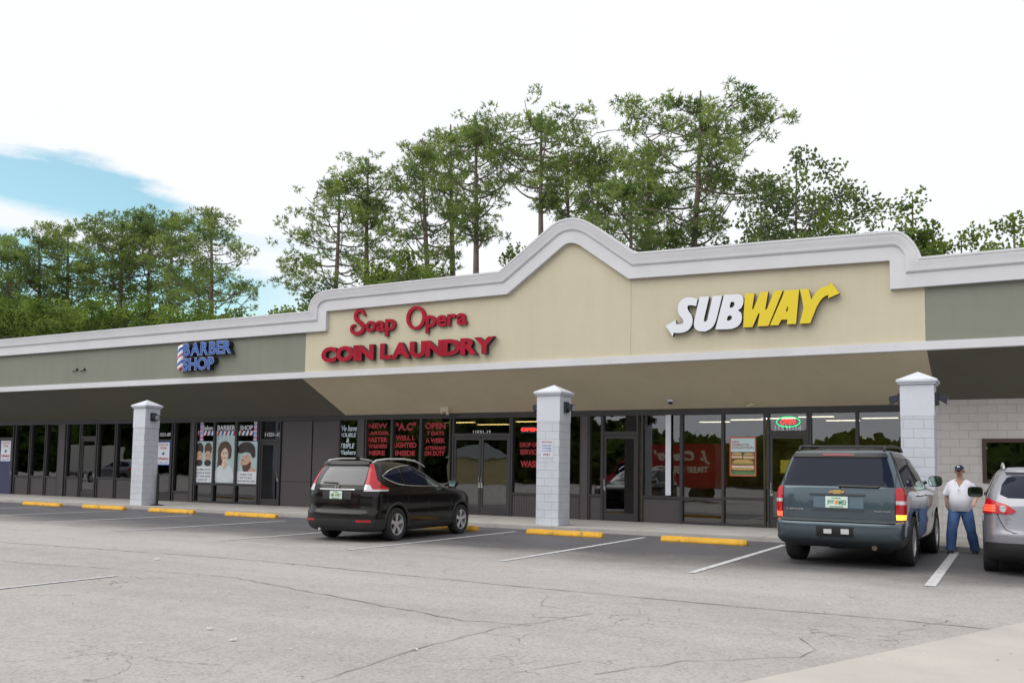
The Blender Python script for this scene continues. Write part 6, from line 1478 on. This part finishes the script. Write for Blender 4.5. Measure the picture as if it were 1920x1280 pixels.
    for sx, kn, ft in ((-1, (-.138, -.155, .50), (-.178, -.10, .075)), (1, (.172, .02, .50), (.222, .22, .075))):
        hx = Vector((sx*.098, 0, .90)); kn = Vector(kn); ft = Vector(ft)
        mb.tube([hx, hx.lerp(kn, .35), hx.lerp(kn, .7), kn, kn.lerp(ft, .35), kn.lerp(ft, .75), ft], [.118, .116, .106, .098, .100, .088, .092], 18)
    m2 = loft([(0, 0, .78, .165, .11), (0, 0, .84, .195, .135), (0, 0, .92, .198, .142), (0, 0, .97, .19, .14)], JN, 'j'); mb.add(m2.v, m2.f)
    mb.build('jeans', JN, t, smooth=70)
    for x, y in ((-.178, -.10), (.222, .22)):
        mb = MB(); m3 = [(x, y-.03, .0, .052, .13), (x, y-.03, .03, .054, .135), (x, y-.015, .06, .050, .11), (x, y+.02, .10, .048, .065)]
        mm = loft(m3, BLACKM, 's', n=16); mb.add(mm.v, mm.f); mb.add([(x+.052*math.cos(a), y-.03+.13*math.sin(a), 0) for a in np.linspace(0, 2*math.pi, 13)[:-1]], [tuple(range(12))]); mb.build('shoe', mat('black_shoe', (.015, .014, .015), .6), t, smooth=60)
    # head details: looking down a little
    mb = MB(); rows_ = []
    for i in range(9):
        f = i/8*math.pi/2; rows_.append([(.088*math.cos(f)*math.cos(a), -.048+.106*math.cos(f)*math.sin(a), 1.715+.085*math.sin(f)) for a in np.linspace(0, 2*math.pi, 25)])
    mb.grid(rows_); cap = mb.build('cap', CP, t, smooth=80)
    mb = MB(); br = []
    for i in range(5):
        br.append([(.078*math.sin(a)*(1+.02*i), -.048-.10*math.cos(a)-.022*i, 1.718-.007*i-.01*abs(math.sin(a))) for a in np.linspace(-1.05, 1.05, 13)])
    mb.grid(br); mb.build('brim', CP, cap, smooth=80)
    mb = MB(); put_text(mb, 'B', -.024, .024, 1.742, 1.782, -.156, -.145, .03); mb.build('cap_badge', WHITES, cap, recalc=False)
    mb = MB(); mb.tube([(0, -.150, 1.68), (0, -.178, 1.648), (0, -.155, 1.636)], [.010, .016, .011], 8); mb.build('nose', SK, t, smooth=80)
    mb = MB(); mb.box(-.024, .024, -.152, -.13, 1.602, 1.611); mb.build('mouth', mat('lips', (.25, .09, .08), .6), t)
    mb = MB()
    for sx in (-1, 1): mb.lathe([(0, -.004), (.009, -.002), (.010, .003)], 10, axis='y', c=(sx*.031, -.152, 1.678))
    mb.build('eyes', BLACKM, t)
    mb = MB()
    for sx in (-1, 1): mb.tube([(sx*.083, -.035, 1.69), (sx*.09, -.03, 1.665), (sx*.082, -.04, 1.64)], [.009, .014, .008], 8)
    mb.build('ears', SK, t, smooth=80)
    mb = MB(); mb.tube([(-.083+.166*k/10, .03-.0*k, 1.67+.0*k) for k in range(11)], .03, 8); mb.build('hair', mat('grey_hair', (.22, .20, .19), .8), t, smooth=80)
    return t
person()

# ------------------------------------------------------------------ litter and leaves on the asphalt
rg = random.Random(9); LF = mat('pale_litter', (.55, .53, .48), .8, var=.2); LD = mat('dry_leaf', (.12, .07, .04), .8)
for i, (px_, py_, s_, m_, lab) in enumerate([(295, 1049, .06, LF, 'flat white scrap of litter on the asphalt left of centre'), (393, 1180, .04, LF, 'small crumpled white scrap on the foreground asphalt'), (437, 1201, .04, LF, 'small white scrap right of the crumpled one on the foreground asphalt'), (136, 1133, .02, LF, 'tiny white scrap below the short white line at left'),
    (576, 1139, .03, LF, 'tiny pale scrap just above the long crack'), (780, 1219, .03, LF, 'tiny pale scrap beside the diagonal crack')]):
    p = G(px_, py_); n_ = 7; mb = MB(); pts = [(p.x+s_*rg.uniform(.6, 1)*math.cos(a), p.y+s_*.8*rg.uniform(.6, 1)*math.sin(a), .008+rg.uniform(0, .02)) for a in np.linspace(0, 2*math.pi, n_+1)[:-1]]
    mb.add(pts+[(p.x, p.y, .008+.3*s_)], [(k, (k+1) % n_, n_) for k in range(n_)]); tag(mb.build('litter', m_), lab, 'litter', 'litter on the asphalt')
mb = MB()
for k in range(420):
    u = rg.random(); x, y = rg.uniform(-16, 1), rg.uniform(4.5, 14); s_ = rg.uniform(.006, .02); a = rg.uniform(0, 6.3)
    mb.add([(x+s_*math.cos(a+b), y+s_*math.sin(a+b), .007+rg.uniform(0, .008)) for b in (0, 1.7, 3.6)], [(0, 1, 2)], 0 if rg.random() < .55 else 1)
tag(mb.build('gravel', [LF, LD], recalc=False), 'loose grit and leaf bits scattered over the asphalt', kind='stuff')
